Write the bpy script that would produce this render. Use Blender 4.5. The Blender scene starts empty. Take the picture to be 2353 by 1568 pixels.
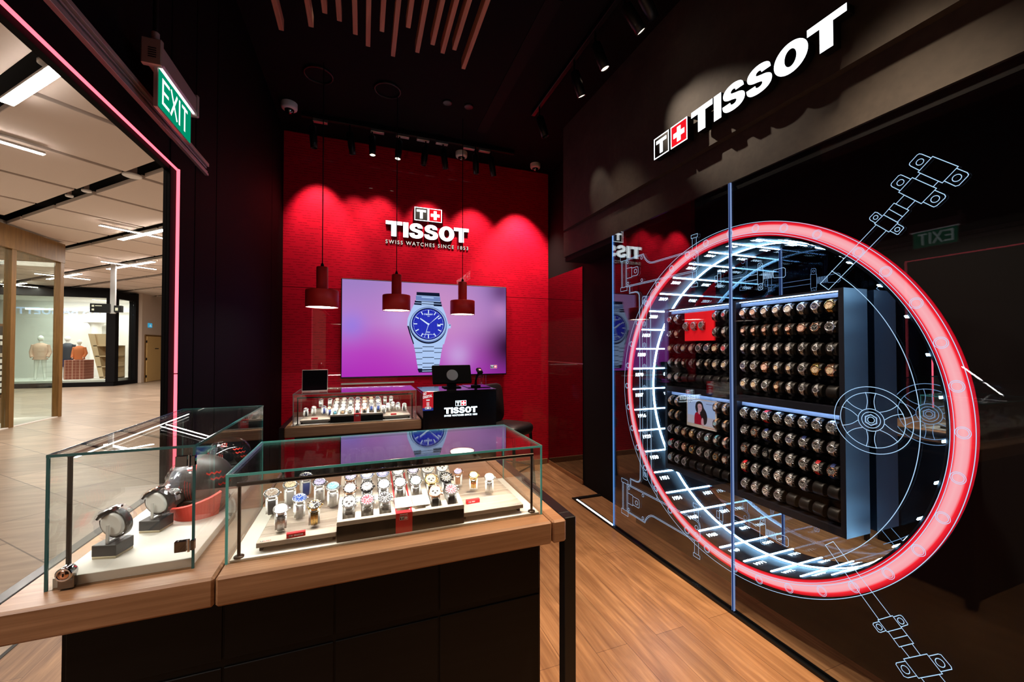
import bpy, math, random
from mathutils import Vector, Matrix
PI = math.pi
R = math.radians
random.seed(7)
scn = bpy.context.scene
col = scn.collection

# ------------------------------------------------------------------ camera
cam_d = bpy.data.cameras.new('camera')
cam = bpy.data.objects.new('camera', cam_d)
col.objects.link(cam)
cam.location = (0, 0, 1.5)
cam.rotation_euler = (R(90.91), 0, R(-20.44))
cam_d.sensor_width = 36.0
cam_d.lens = 36.0 * 917.8 / 2353.0
cam_d.clip_start = 0.02
cam_d.clip_end = 200
scn.camera = cam
# ------------------------------------------------------------------ world, exposure
w = bpy.data.worlds.new('world')
scn.world = w
w.use_nodes = True
w.node_tree.nodes['Background'].inputs[0].default_value = (0.02, 0.018, 0.02, 1)
w.node_tree.nodes['Background'].inputs[1].default_value = 0.25
scn.view_settings.view_transform = 'Standard'
scn.view_settings.look = 'None'
scn.view_settings.exposure = 0.0
scn.view_settings.gamma = 1.0
scn.view_settings.use_curve_mapping = False
cy = scn.cycles
cy.max_bounces = 16
cy.glossy_bounces = 10
cy.transparent_max_bounces = 24
cy.diffuse_bounces = 4
cy.sample_clamp_indirect = 6.0
cy.use_denoising = True
cy.caustics_reflective = False
cy.caustics_refractive = False

def light(name, kind, loc, aim, energy, color, size=0.05, spot=60, blend=0.6, sy=None):
    d = bpy.data.lights.new(name, kind)
    d.energy = energy
    d.color = color
    if kind == 'SPOT':
        d.spot_size = R(spot); d.spot_blend = blend; d.shadow_soft_size = size
    elif kind == 'AREA':
        d.size = size
        if sy: d.shape = 'RECTANGLE'; d.size_y = sy
    else:
        d.shadow_soft_size = size
    o = bpy.data.objects.new(name, d)
    col.objects.link(o)
    o.location = loc
    v = Vector(aim) - Vector(loc)
    o.rotation_euler = v.to_track_quat('-Z', 'Y').to_euler()
    return o

WARM = (1.0, 0.78, 0.58)
# track spots that graze the red wall (their lamp heads hang from the ceiling track)
for (x, e, az, cone) in [(-0.47, 60, 2.75, 62), (-0.1, 26, 2.6, 56), (0.15, 30, 2.65, 60), (0.68, 42, 2.6, 62), (1.22, 75, 2.2, 72), (1.82, 190, 1.8, 78)]:
    light('wall_wash', 'SPOT', (x, 4.37, 3.47), (x + 0.03, 4.71, az), e, (1, 0.80, 0.66), 0.03, cone, 0.75)
# side track spots on the dark sign wall, then two added cabinet spots
light('sign_cabinet_wash', 'SPOT', (1.36, 2.60, 3.60), (1.93, 1.80, 2.82), 120, WARM, 0.012, 30, 1.0)
light('sign_cabinet_wash', 'SPOT', (1.45, 3.25, 3.50), (1.93, 2.98, 2.85), 16, WARM, 0.015, 26, 0.8)
light('sign_cabinet_wash', 'SPOT', (0.75, 1.7, 3.30), (1.99, 1.42, 1.25), 200, (1, 0.78, 0.60), 0.03, 30, 0.5)  # added spot to brighten the near wall cabinet's watches, on no track
light('sign_cabinet_wash', 'SPOT', (0.75, 2.1, 3.30), (1.99, 1.95, 1.20), 160, (1, 0.78, 0.60), 0.03, 30, 0.5)  # added likewise for the far wall cabinet's watches
# down lights of the shop ceiling
for (x, y, e) in [(1.1, 1.9, 220), (1.45, 0.9, 600), (1.55, 2.7, 340), (0.9, 3.0, 40), (1.6, 4.0, 50), (0.3, 0.4, 40), (-0.3, 2.6, 12)]:
    light('down_light', 'SPOT', (x, y, 3.6), (x + 0.02, y, 0), e, (1, 0.74, 0.50), 0.04, 62, 0.8)
light('down_light', 'SPOT', (-0.35, 0.75, 3.5), (-0.45, 1.5, 0.92), 42, (1, 0.78, 0.6), 0.04, 42, 0.8)

# ------------------------------------------------------------------ materials
def nm(name):
    m = bpy.data.materials.new(name)
    m.use_nodes = True
    nt = m.node_tree
    b = nt.nodes['Principled BSDF']
    return m, nt, b
def mat(name, c, rough=0.5, metal=0.0, spec=0.5, em=None, es=0.0, coat=0.0, ior=None):
    m, nt, b = nm(name)
    b.inputs['Base Color'].default_value = (*c, 1)
    b.inputs['Roughness'].default_value = rough
    b.inputs['Metallic'].default_value = metal
    b.inputs['Specular IOR Level'].default_value = spec
    if ior: b.inputs['IOR'].default_value = ior
    if coat:
        b.inputs['Coat Weight'].default_value = coat
        b.inputs['Coat Roughness'].default_value = 0.02
    if em:
        b.inputs['Emission Color'].default_value = (*em, 1)
        b.inputs['Emission Strength'].default_value = es
    return m
def emis(name, c, s):
    m = bpy.data.materials.new(name); m.use_nodes = True
    nt = m.node_tree; nt.nodes.clear()
    e = nt.nodes.new('ShaderNodeEmission'); o = nt.nodes.new('ShaderNodeOutputMaterial')
    e.inputs[0].default_value = (*c, 1); e.inputs[1].default_value = s
    nt.links.new(e.outputs[0], o.inputs[0])
    return m
def glass(name, tint=(0.97, 0.99, 0.98), ior=1.5, rough=0.0, boost=1.0):
    m = bpy.data.materials.new(name); m.use_nodes = True
    nt = m.node_tree; nt.nodes.clear()
    t = nt.nodes.new('ShaderNodeBsdfTransparent'); g = nt.nodes.new('ShaderNodeBsdfGlossy')
    f = nt.nodes.new('ShaderNodeFresnel'); mx = nt.nodes.new('ShaderNodeMixShader'); o = nt.nodes.new('ShaderNodeOutputMaterial')
    t.inputs[0].default_value = (*tint, 1); g.inputs['Roughness'].default_value = rough
    g.inputs['Color'].default_value = (1, 1, 1, 1)
    # incidence worked out for both sides of the pane
    geo = nt.nodes.new('ShaderNodeNewGeometry'); dp = nt.nodes.new('ShaderNodeVectorMath'); dp.operation = 'DOT_PRODUCT'
    nt.links.new(geo.outputs['Normal'], dp.inputs[0]); nt.links.new(geo.outputs['Incoming'], dp.inputs[1])
    ab = nt.nodes.new('ShaderNodeMath'); ab.operation = 'ABSOLUTE'; nt.links.new(dp.outputs['Value'], ab.inputs[0])
    sub = nt.nodes.new('ShaderNodeMath'); sub.operation = 'SUBTRACT'; sub.inputs[0].default_value = 1; nt.links.new(ab.outputs[0], sub.inputs[1])
    pw = nt.nodes.new('ShaderNodeMath'); pw.operation = 'POWER'; nt.links.new(sub.outputs[0], pw.inputs[0]); pw.inputs[1].default_value = 5
    r0 = ((ior - 1) / (ior + 1)) ** 2 * boost
    ml = nt.nodes.new('ShaderNodeMath'); ml.operation = 'MULTIPLY_ADD'; nt.links.new(pw.outputs[0], ml.inputs[0]); ml.inputs[1].default_value = 1 - r0; ml.inputs[2].default_value = r0
    nt.nodes.remove(f)
    nt.links.new(ml.outputs[0], mx.inputs[0]); nt.links.new(t.outputs[0], mx.inputs[1]); nt.links.new(g.outputs[0], mx.inputs[2])
    nt.links.new(mx.outputs[0], o.inputs[0])
    return m
def tex(nt, kind, **kw):
    n = nt.nodes.new(kind)
    for k, v in kw.items():
        if k in n.inputs: n.inputs[k].default_value = v
        else: setattr(n, k, v)
    return n
def pos(nt, scale=(1, 1, 1), rot=(0, 0, 0), obj=False):
    g = nt.nodes.new('ShaderNodeTexCoord') if obj else nt.nodes.new('ShaderNodeNewGeometry')
    mp = nt.nodes.new('ShaderNodeMapping')
    nt.links.new(g.outputs['Object' if obj else 'Position'], mp.inputs[0])
    mp.inputs['Scale'].default_value = scale; mp.inputs['Rotation'].default_value = rot
    return mp.outputs[0]
def ramp(nt, src, stops):
    r = nt.nodes.new('ShaderNodeValToRGB')
    while len(r.color_ramp.elements) > 1: r.color_ramp.elements.remove(r.color_ramp.elements[-1])
    r.color_ramp.elements[0].position = stops[0][0]; r.color_ramp.elements[0].color = (*stops[0][1], 1)
    for p_, c_ in stops[1:]:
        e = r.color_ramp.elements.new(p_); e.color = (*c_, 1)
    nt.links.new(src, r.inputs[0])
    return r.outputs[0]
def mth(nt, op, a, b=None, c=None):
    n = nt.nodes.new('ShaderNodeMath'); n.operation = op
    for i, v in enumerate((a, b, c)):
        if v is None: continue
        if isinstance(v, (int, float)): n.inputs[i].default_value = v
        else: nt.links.new(v, n.inputs[i])
    return n.outputs[0]
def mixc(nt, fac, a, b, blend='MIX'):
    n = nt.nodes.new('ShaderNodeMix'); n.data_type = 'RGBA'; n.blend_type = blend
    for i, v in ((0, fac), (6, a), (7, b)):
        if isinstance(v, (int, float)): n.inputs[i].default_value = v
        elif isinstance(v, tuple): n.inputs[i].default_value = (*v, 1)
        else: nt.links.new(v, n.inputs[i])
    return n.outputs[2]

def wood(name, dark, light_, scale=(40, 2.0, 40), rough=0.45, planks=None, coat=0.0, rot=0.0):
    """grain runs along the axis with the small scale"""
    m, nt, b = nm(name)
    p = pos(nt, scale, (0, 0, rot))
    n1 = tex(nt, 'ShaderNodeTexNoise', Scale=1.0, Detail=6.0, Roughness=0.6, Distortion=0.6)
    nt.links.new(p, n1.inputs['Vector'])
    c = ramp(nt, n1.outputs['Fac'], [(0.28, dark), (0.55, tuple((d + l) / 2 for d, l in zip(dark, light_))), (0.75, light_)])
    if planks:
        pw, pl = planks
        br = tex(nt, 'ShaderNodeTexBrick', Scale=1.0)
        br.offset = 0.37; br.offset_frequency = 2
        br.inputs['Brick Width'].default_value = pl; br.inputs['Row Height'].default_value = pw
        br.inputs['Mortar Size'].default_value = 0.0012; br.inputs['Mortar Smooth'].default_value = 0.1
        br.inputs['Color1'].default_value = (0.72, 0.72, 0.74, 1); br.inputs['Color2'].default_value = (1.0, 1.0, 1.0, 1)
        br.inputs['Mortar'].default_value = (0.30, 0.25, 0.22, 1); br.inputs['Bias'].default_value = 0.0
        q = pos(nt, (1, 1, 1), (0, 0, R(90)))
        nt.links.new(q, br.inputs['Vector'])
        c = mixc(nt, 1.0, c, br.outputs['Color'], 'MULTIPLY')
        n2 = tex(nt, 'ShaderNodeTexNoise', Scale=1.0, Detail=3.0, Distortion=2.5)
        nt.links.new(pos(nt, (5, 1.2, 5)), n2.inputs['Vector'])
        c = mixc(nt, 0.55, c, mixc(nt, 1.0, c, ramp(nt, n2.outputs['Fac'], [(0.35, (0.55, 0.5, 0.45)), (0.62, (1.1, 1.1, 1.1))]), 'MULTIPLY'))
    nt.links.new(c, b.inputs['Base Color'])
    b.inputs['Roughness'].default_value = rough
    if coat: b.inputs['Coat Weight'].default_value = coat; b.inputs['Coat Roughness'].default_value = 0.25
    return m

M = {}
M['floor'] = wood('oak_floor', (0.27, 0.12, 0.048), (0.62, 0.34, 0.155), (34, 1.6, 34), 0.42, (0.18, 1.25))
M['wood'] = wood('oak_counter_x', (0.22, 0.10, 0.042), (0.42, 0.225, 0.115), (2.2, 70, 70), 0.45)
M['woody'] = wood('oak_counter_y', (0.22, 0.10, 0.042), (0.42, 0.225, 0.115), (70, 2.2, 70), 0.45)
M['deck'] = wood('pale_ash', (0.36, 0.29, 0.23), (0.60, 0.52, 0.44), (3, 60, 60), 0.5)
M['slat'] = wood('ceiling_slat_wood', (0.36, 0.13, 0.07), (0.62, 0.28, 0.17), (60, 3, 60), 0.6)
M['mallwood'] = wood('mall_oak', (0.13, 0.06, 0.010), (0.24, 0.125, 0.028), (25, 25, 2), 0.5)
M['black'] = mat('satin_black', (0.004, 0.004, 0.0045), 0.4, 0, 0.3)
M['blackwood'] = wood('black_stained_panel', (0.0025, 0.002, 0.002), (0.006, 0.005, 0.005), (2, 2, 40), 0.45)
M['blackwood'].node_tree.nodes['Principled BSDF'].inputs['Specular IOR Level'].default_value = 0.15
M['matt'] = mat('matt_black', (0.004, 0.0035, 0.004), 0.8, 0, 0.15)
M['ceil'] = mat('ceiling_black', (0.0045, 0.004, 0.005), 0.9, 0, 0.1)
M['wallblk'] = mat('wall_black', (0.003, 0.0025, 0.003), 0.7, 0, 0.05)
M['glossblk'] = mat('gloss_black_glass', (0.004, 0.001, 0.002), 0.02, 0, 1.0, ior=1.9)
M['bronze'] = mat('dark_bronze_tube', (0.035, 0.025, 0.02), 0.28, 0.9)
M['white'] = mat('warm_white_board', (0.80, 0.76, 0.70), 0.6)
M['cream'] = mat('cream_leatherette', (0.62, 0.54, 0.46), 0.55)
M['collar'] = mat('white_display_collar', (0.88, 0.87, 0.84), 0.3)
M['steel'] = mat('polished_steel', (0.82, 0.82, 0.84), 0.28, 1.0)
M['steel2'] = mat('brushed_steel', (0.60, 0.60, 0.61), 0.42, 1.0)
M['chrome'] = mat('chrome', (0.8, 0.8, 0.82), 0.05, 1.0)
M['alu'] = mat('pink_lit_aluminium', (0.55, 0.42, 0.40), 0.4, 0.5)  # pink cast of the red light is put into the base colour
M['gold'] = mat('yellow_gold', (0.85, 0.58, 0.22), 0.2, 1.0)
M['rose'] = mat('rose_gold', (0.85, 0.50, 0.34), 0.2, 1.0)
M['blacksteel'] = mat('black_steel', (0.03, 0.03, 0.035), 0.25, 0.9)
M['leather'] = mat('black_leather', (0.012, 0.010, 0.010), 0.42)
M['cushion'] = mat('black_cushion_leather', (0.010, 0.008, 0.007), 0.42, 0, 0.35)
M['brownl'] = mat('brown_leather', (0.20, 0.08, 0.03), 0.5)
M['tanl'] = mat('tan_leather', (0.55, 0.33, 0.18), 0.5)
M['redl'] = mat('red_strap', (0.62, 0.01, 0.02), 0.5)
M['bluel'] = mat('blue_strap', (0.02, 0.04, 0.18), 0.5)
M['teall'] = mat('teal_strap', (0.15, 0.42, 0.55), 0.5)
M['pinkl'] = mat('pink_strap', (0.75, 0.35, 0.28), 0.5)
M['greyl'] = mat('grey_strap', (0.20, 0.19, 0.18), 0.6)
DI = {'w': (0.86, 0.76, 0.70), 'k': (0.012, 0.012, 0.014), 'b': (0.01, 0.05, 0.26), 'n': (0.02, 0.02, 0.07), 'r': (0.55, 0.02, 0.04), 'g': (0.28, 0.42, 0.36),
      'l': (0.22, 0.50, 0.66), 'p': (0.85, 0.55, 0.45), 'e': (0.45, 0.44, 0.44), 'o': (0.10, 0.07, 0.05), 'v': (0.52, 0.50, 0.78), 'y': (0.80, 0.62, 0.42), 's': (0.85, 0.84, 0.83), 'd': (0.3, 0.22, 0.17)}
DIN = {'w': 'white', 'k': 'black', 'b': 'bright blue', 'n': 'dark blue', 'r': 'red', 'g': 'pale green', 'l': 'light blue', 'p': 'pink', 'e': 'grey', 'o': 'dark brown', 'v': 'lilac', 'y': 'champagne', 's': 'silver white', 'd': 'brown'}
for k_, c_ in DI.items(): M['dial_' + k_] = mat('dial_' + DIN[k_].replace(' ', '_'), c_, 0.3, 0, 0.6, coat=0.6)
M['sub_dark'] = mat('dark_subdial', (0.07, 0.07, 0.075), 0.4)
M['index'] = mat('pale_markers', (0.85, 0.84, 0.80), 0.3)
M['indexk'] = mat('dark_markers', (0.06, 0.05, 0.05), 0.3)
M['red'] = mat('signal_red', (0.66, 0.012, 0.02), 0.45)
M['redlamp'] = mat('pendant_red', (0.78, 0.02, 0.02), 0.5)
M['redemit'] = mat('lit_red_panel', (0.6, 0.004, 0.01), 0.5, em=(1, 0.01, 0.015), es=0.55)
M['wht'] = mat('plain_white', (0.85, 0.85, 0.85), 0.5)
M['ltr'] = emis('lit_white_letters', (0.90, 0.96, 1.0), 3.2)
M['ltr2'] = emis('lit_tagline', (1.0, 0.86, 0.78), 0.9)
M['logo_red'] = emis('lit_logo_red', (1.0, 0.01, 0.02), 0.95)
M['logo_blk'] = mat('logo_black', (0.01, 0.01, 0.01), 0.4)
M['led'] = emis('white_led', (0.85, 0.93, 1.0), 9)
M['ledbar'] = emis('case_led', (1.0, 0.95, 0.88), 30)
M['bulb'] = emis('pendant_bulb', (1.0, 0.84, 0.70), 14)
M['spotface'] = emis('spot_lens', (1.0, 0.82, 0.62), 3.0)
M['etch'] = emis('glowing_etched_line', (0.46, 0.70, 1.0), 1.05)
M['etchedge'] = emis('glowing_glass_edge', (0.10, 0.30, 0.75), 0.9)
M['drumled'] = emis('drum_led_line', (0.34, 0.68, 1.0), 60.0)
M['drumtxt'] = emis('drum_year_digits', (0.70, 0.90, 1.0), 14.0)
M['blueled'] = emis('cabinet_led', (0.36, 0.58, 1.0), 30.0)
M['redled'] = emis('red_led_line', (1.0, 0.10, 0.14), 3.2)
M['mallled'] = emis('mall_tube', (1.0, 0.89, 0.79), 140)
M['mallglow'] = emis('shop_cove', (1.0, 0.93, 0.84), 3.5)
M['glass'] = glass('clear_glass')
M['pane'] = glass('half_mirror_show_glass', (0.92, 0.94, 0.96), 1.5, 0.0, 2.5)
M['pane2'] = glass('coated_show_glass', (0.92, 0.94, 0.96), 1.5, 0.0, 0.35)
M['mglass'] = glass('mall_glass', (0.93, 0.97, 0.95), 1.5)
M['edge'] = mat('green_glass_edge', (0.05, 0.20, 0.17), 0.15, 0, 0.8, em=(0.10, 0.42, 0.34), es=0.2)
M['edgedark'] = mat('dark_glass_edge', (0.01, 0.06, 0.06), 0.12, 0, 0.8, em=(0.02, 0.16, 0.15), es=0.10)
M['mirror'] = mat('dark_mirror', (0.50, 0.56, 0.62), 0.0, 1.0)
M['drumwall'] = mat('drum_inner_gloss', (0.006, 0.006, 0.008), 0.6, 0, 0.05)
M['plaster'] = mat('mall_plaster', (0.60, 0.50, 0.42), 0.8)
M['panel'] = mat('mall_ceiling_panel', (0.72, 0.62, 0.56), 0.8)
M['plenum'] = mat('mall_plenum', (0.012, 0.011, 0.012), 0.9)
M['shopwhite'] = mat('shop_white', (0.82, 0.80, 0.76), 0.7)
M['doorw'] = mat('pale_oak_door', (0.62, 0.42, 0.17), 0.5)
M['clear'] = glass('clear_plastic_film', (0.90, 0.91, 0.95), 1.45, 0.08, 2.2)

def m_redwall():
    m, nt, b = nm('red_pattern_wall')
    g = nt.nodes.new('ShaderNodeNewGeometry'); s = nt.nodes.new('ShaderNodeSeparateXYZ')
    nt.links.new(g.outputs['Position'], s.inputs[0])
    z = mth(nt, 'MULTIPLY', s.outputs['Z'], 38.0)
    row = mth(nt, 'FLOOR', z); fr = mth(nt, 'FRACT', z)
    wr = tex(nt, 'ShaderNodeTexWhiteNoise', noise_dimensions='1D'); nt.links.new(row, wr.inputs['W'])
    x = mth(nt, 'MULTIPLY_ADD', s.outputs['X'], 22.0, mth(nt, 'MULTIPLY', wr.outputs['Value'], 9.0))
    cell = mth(nt, 'FLOOR', x); fx = mth(nt, 'FRACT', x)
    cmb = nt.nodes.new('ShaderNodeCombineXYZ'); nt.links.new(cell, cmb.inputs[0]); nt.links.new(row, cmb.inputs[1])
    wn = tex(nt, 'ShaderNodeTexWhiteNoise', noise_dimensions='2D'); nt.links.new(cmb.outputs[0], wn.inputs['Vector'])
    on = mth(nt, 'GREATER_THAN', wn.outputs['Value'], 0.35)
    lw = mth(nt, 'LESS_THAN', fr, 0.17)
    gx = mth(nt, 'GREATER_THAN', fx, 0.12)
    fac = mth(nt, 'MULTIPLY', mth(nt, 'MULTIPLY', on, lw), gx)
    seam = mth(nt, 'LESS_THAN', mth(nt, 'ABSOLUTE', mth(nt, 'SUBTRACT', s.outputs['Z'], 2.132)), 0.003)
    c = mixc(nt, mth(nt, 'MULTIPLY', fac, 0.72), (0.74, 0.004, 0.028), (0.12, 0.001, 0.005))
    c = mixc(nt, seam, c, (0.03, 0.0, 0.0))
    nt.links.new(c, b.inputs['Base Color'])
    b.inputs['Roughness'].default_value = 0.6; b.inputs['Specular IOR Level'].default_value = 0.08
    b.inputs['Coat Weight'].default_value = 1.0; b.inputs['Coat Roughness'].default_value = 0.01
    return m
M['redwall'] = m_redwall()
def m_concrete():
    m, nt, b = nm('dark_trowelled_plaster')
    n = tex(nt, 'ShaderNodeTexNoise', Scale=3.0, Detail=8.0, Roughness=0.65, Distortion=0.5)
    nt.links.new(pos(nt), n.inputs['Vector'])
    n2 = tex(nt, 'ShaderNodeTexNoise', Scale=28.0, Detail=5.0); nt.links.new(pos(nt), n2.inputs['Vector'])
    c = ramp(nt, n.outputs['Fac'], [(0.3, (0.018, 0.014, 0.012)), (0.7, (0.048, 0.039, 0.033))])
    c = mixc(nt, 0.35, c, mixc(nt, 1.0, c, ramp(nt, n2.outputs['Fac'], [(0.35, (0.4, 0.4, 0.4)), (0.6, (1, 1, 1))]), 'MULTIPLY'))
    nt.links.new(c, b.inputs['Base Color']); b.inputs['Roughness'].default_value = 0.75
    return m
M['plasterdark'] = m_concrete()
def m_tile():
    m, nt, b = nm('mall_stone_tile')
    br = tex(nt, 'ShaderNodeTexBrick', Scale=1.0)
    br.offset = 0.5
    br.inputs['Brick Width'].default_value = 1.2; br.inputs['Row Height'].default_value = 0.6; br.inputs['Mortar Size'].default_value = 0.005
    br.inputs['Color1'].default_value = (0.33, 0.25, 0.19, 1); br.inputs['Color2'].default_value = (0.44, 0.34, 0.26, 1); br.inputs['Mortar'].default_value = (0.12, 0.09, 0.07, 1)
    nt.links.new(pos(nt, (1, 1, 1), (0, 0, R(45))), br.inputs['Vector'])
    n = tex(nt, 'ShaderNodeTexNoise', Scale=1.0, Detail=6.0, Distortion=1.2); nt.links.new(pos(nt, (1.4, 9, 1), (0, 0, R(45))), n.inputs['Vector'])
    c = mixc(nt, 1.0, br.outputs['Color'], ramp(nt, n.outputs['Fac'], [(0.3, (0.72, 0.70, 0.68)), (0.7, (1.12, 1.1, 1.08))]), 'MULTIPLY')
    nt.links.new(c, b.inputs['Base Color']); b.inputs['Roughness'].default_value = 0.32
    return m
M['tile'] = m_tile()
def m_screen():
    """purple picture of the big screen"""
    m, nt, b = nm('screen_purple_picture'); nt.nodes.clear()
    e = nt.nodes.new('ShaderNodeEmission'); o = nt.nodes.new('ShaderNodeOutputMaterial')
    g = nt.nodes.new('ShaderNodeNewGeometry'); s = nt.nodes.new('ShaderNodeSeparateXYZ'); nt.links.new(g.outputs['Position'], s.inputs[0])
    x = mth(nt, 'DIVIDE', mth(nt, 'SUBTRACT', s.outputs['X'], -0.225), 1.885); z = mth(nt, 'DIVIDE', mth(nt, 'SUBTRACT', s.outputs['Z'], 1.17), 1.08)
    c = ramp(nt, z, [(0.0, (0.42, 0.03, 0.50)), (0.25, (0.50, 0.08, 0.58)), (0.55, (0.52, 0.24, 0.66)), (0.95, (0.36, 0.22, 0.58))])
    def blob(cx, cz, r, colr, amt, c):
        d = mth(nt, 'ADD', mth(nt, 'POWER', mth(nt, 'ABSOLUTE', mth(nt, 'SUBTRACT', x, cx)), 2), mth(nt, 'POWER', mth(nt, 'ABSOLUTE', mth(nt, 'MULTIPLY', mth(nt, 'SUBTRACT', z, cz), 0.58)), 2))
        f = mth(nt, 'MULTIPLY', mth(nt, 'POWER', 2.718, mth(nt, 'MULTIPLY', d, -1.0 / (r * r))), amt)
        return mixc(nt, f, c, colr)
    c = blob(0.06, 0.52, 0.08, (0.28, 0.24, 0.85), 0.8, c)
    c = blob(0.32, 0.62, 0.08, (0.50, 0.40, 0.90), 0.8, c)
    c = blob(0.25, 0.10, 0.25, (0.48, 0.02, 0.50), 0.7, c)
    c = blob(0.55, 0.70, 0.28, (0.66, 0.30, 0.58), 0.8, c)
    c = blob(0.68, 0.22, 0.08, (0.62, 0.40, 0.80), 0.8, c)
    c = blob(1.02, 0.30, 0.19, (0.03, 0.005, 0.03), 1.0, c)
    c = blob(0.97, 0.95, 0.10, (0.10, 0.02, 0.12), 0.8, c)
    c = blob(0.95, 0.72, 0.05, (0.55, 0.25, 0.55), 0.6, c)
    nt.links.new(c, e.inputs[0]); e.inputs[1].default_value = 0.95; nt.links.new(e.outputs[0], o.inputs[0])
    return m
M['screen'] = m_screen()
def m_ring():
    """red neon: bright pinkish core, red rims, by distance from the tube's centre line"""
    m = bpy.data.materials.new('red_neon_tube'); m.use_nodes = True
    nt = m.node_tree; nt.nodes.clear()
    e = nt.nodes.new('ShaderNodeEmission'); o = nt.nodes.new('ShaderNodeOutputMaterial')
    tc = nt.nodes.new('ShaderNodeTexCoord'); s = nt.nodes.new('ShaderNodeSeparateXYZ'); nt.links.new(tc.outputs['Object'], s.inputs[0])
    rr = mth(nt, 'SQRT', mth(nt, 'ADD', mth(nt, 'POWER', s.outputs['Y'], 2), mth(nt, 'POWER', s.outputs['Z'], 2)))
    d = mth(nt, 'DIVIDE', mth(nt, 'ABSOLUTE', mth(nt, 'SUBTRACT', rr, 0.945)), 0.037)
    c = ramp(nt, d, [(0.0, (1.0, 0.44, 0.46)), (0.40, (1.0, 0.36, 0.39)), (0.58, (1.0, 0.02, 0.035)), (1.0, (0.45, 0.0, 0.008))])
    nt.links.new(c, e.inputs[0]); e.inputs[1].default_value = 1.15; nt.links.new(e.outputs[0], o.inputs[0])
    return m
M['ring'] = m_ring()

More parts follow.
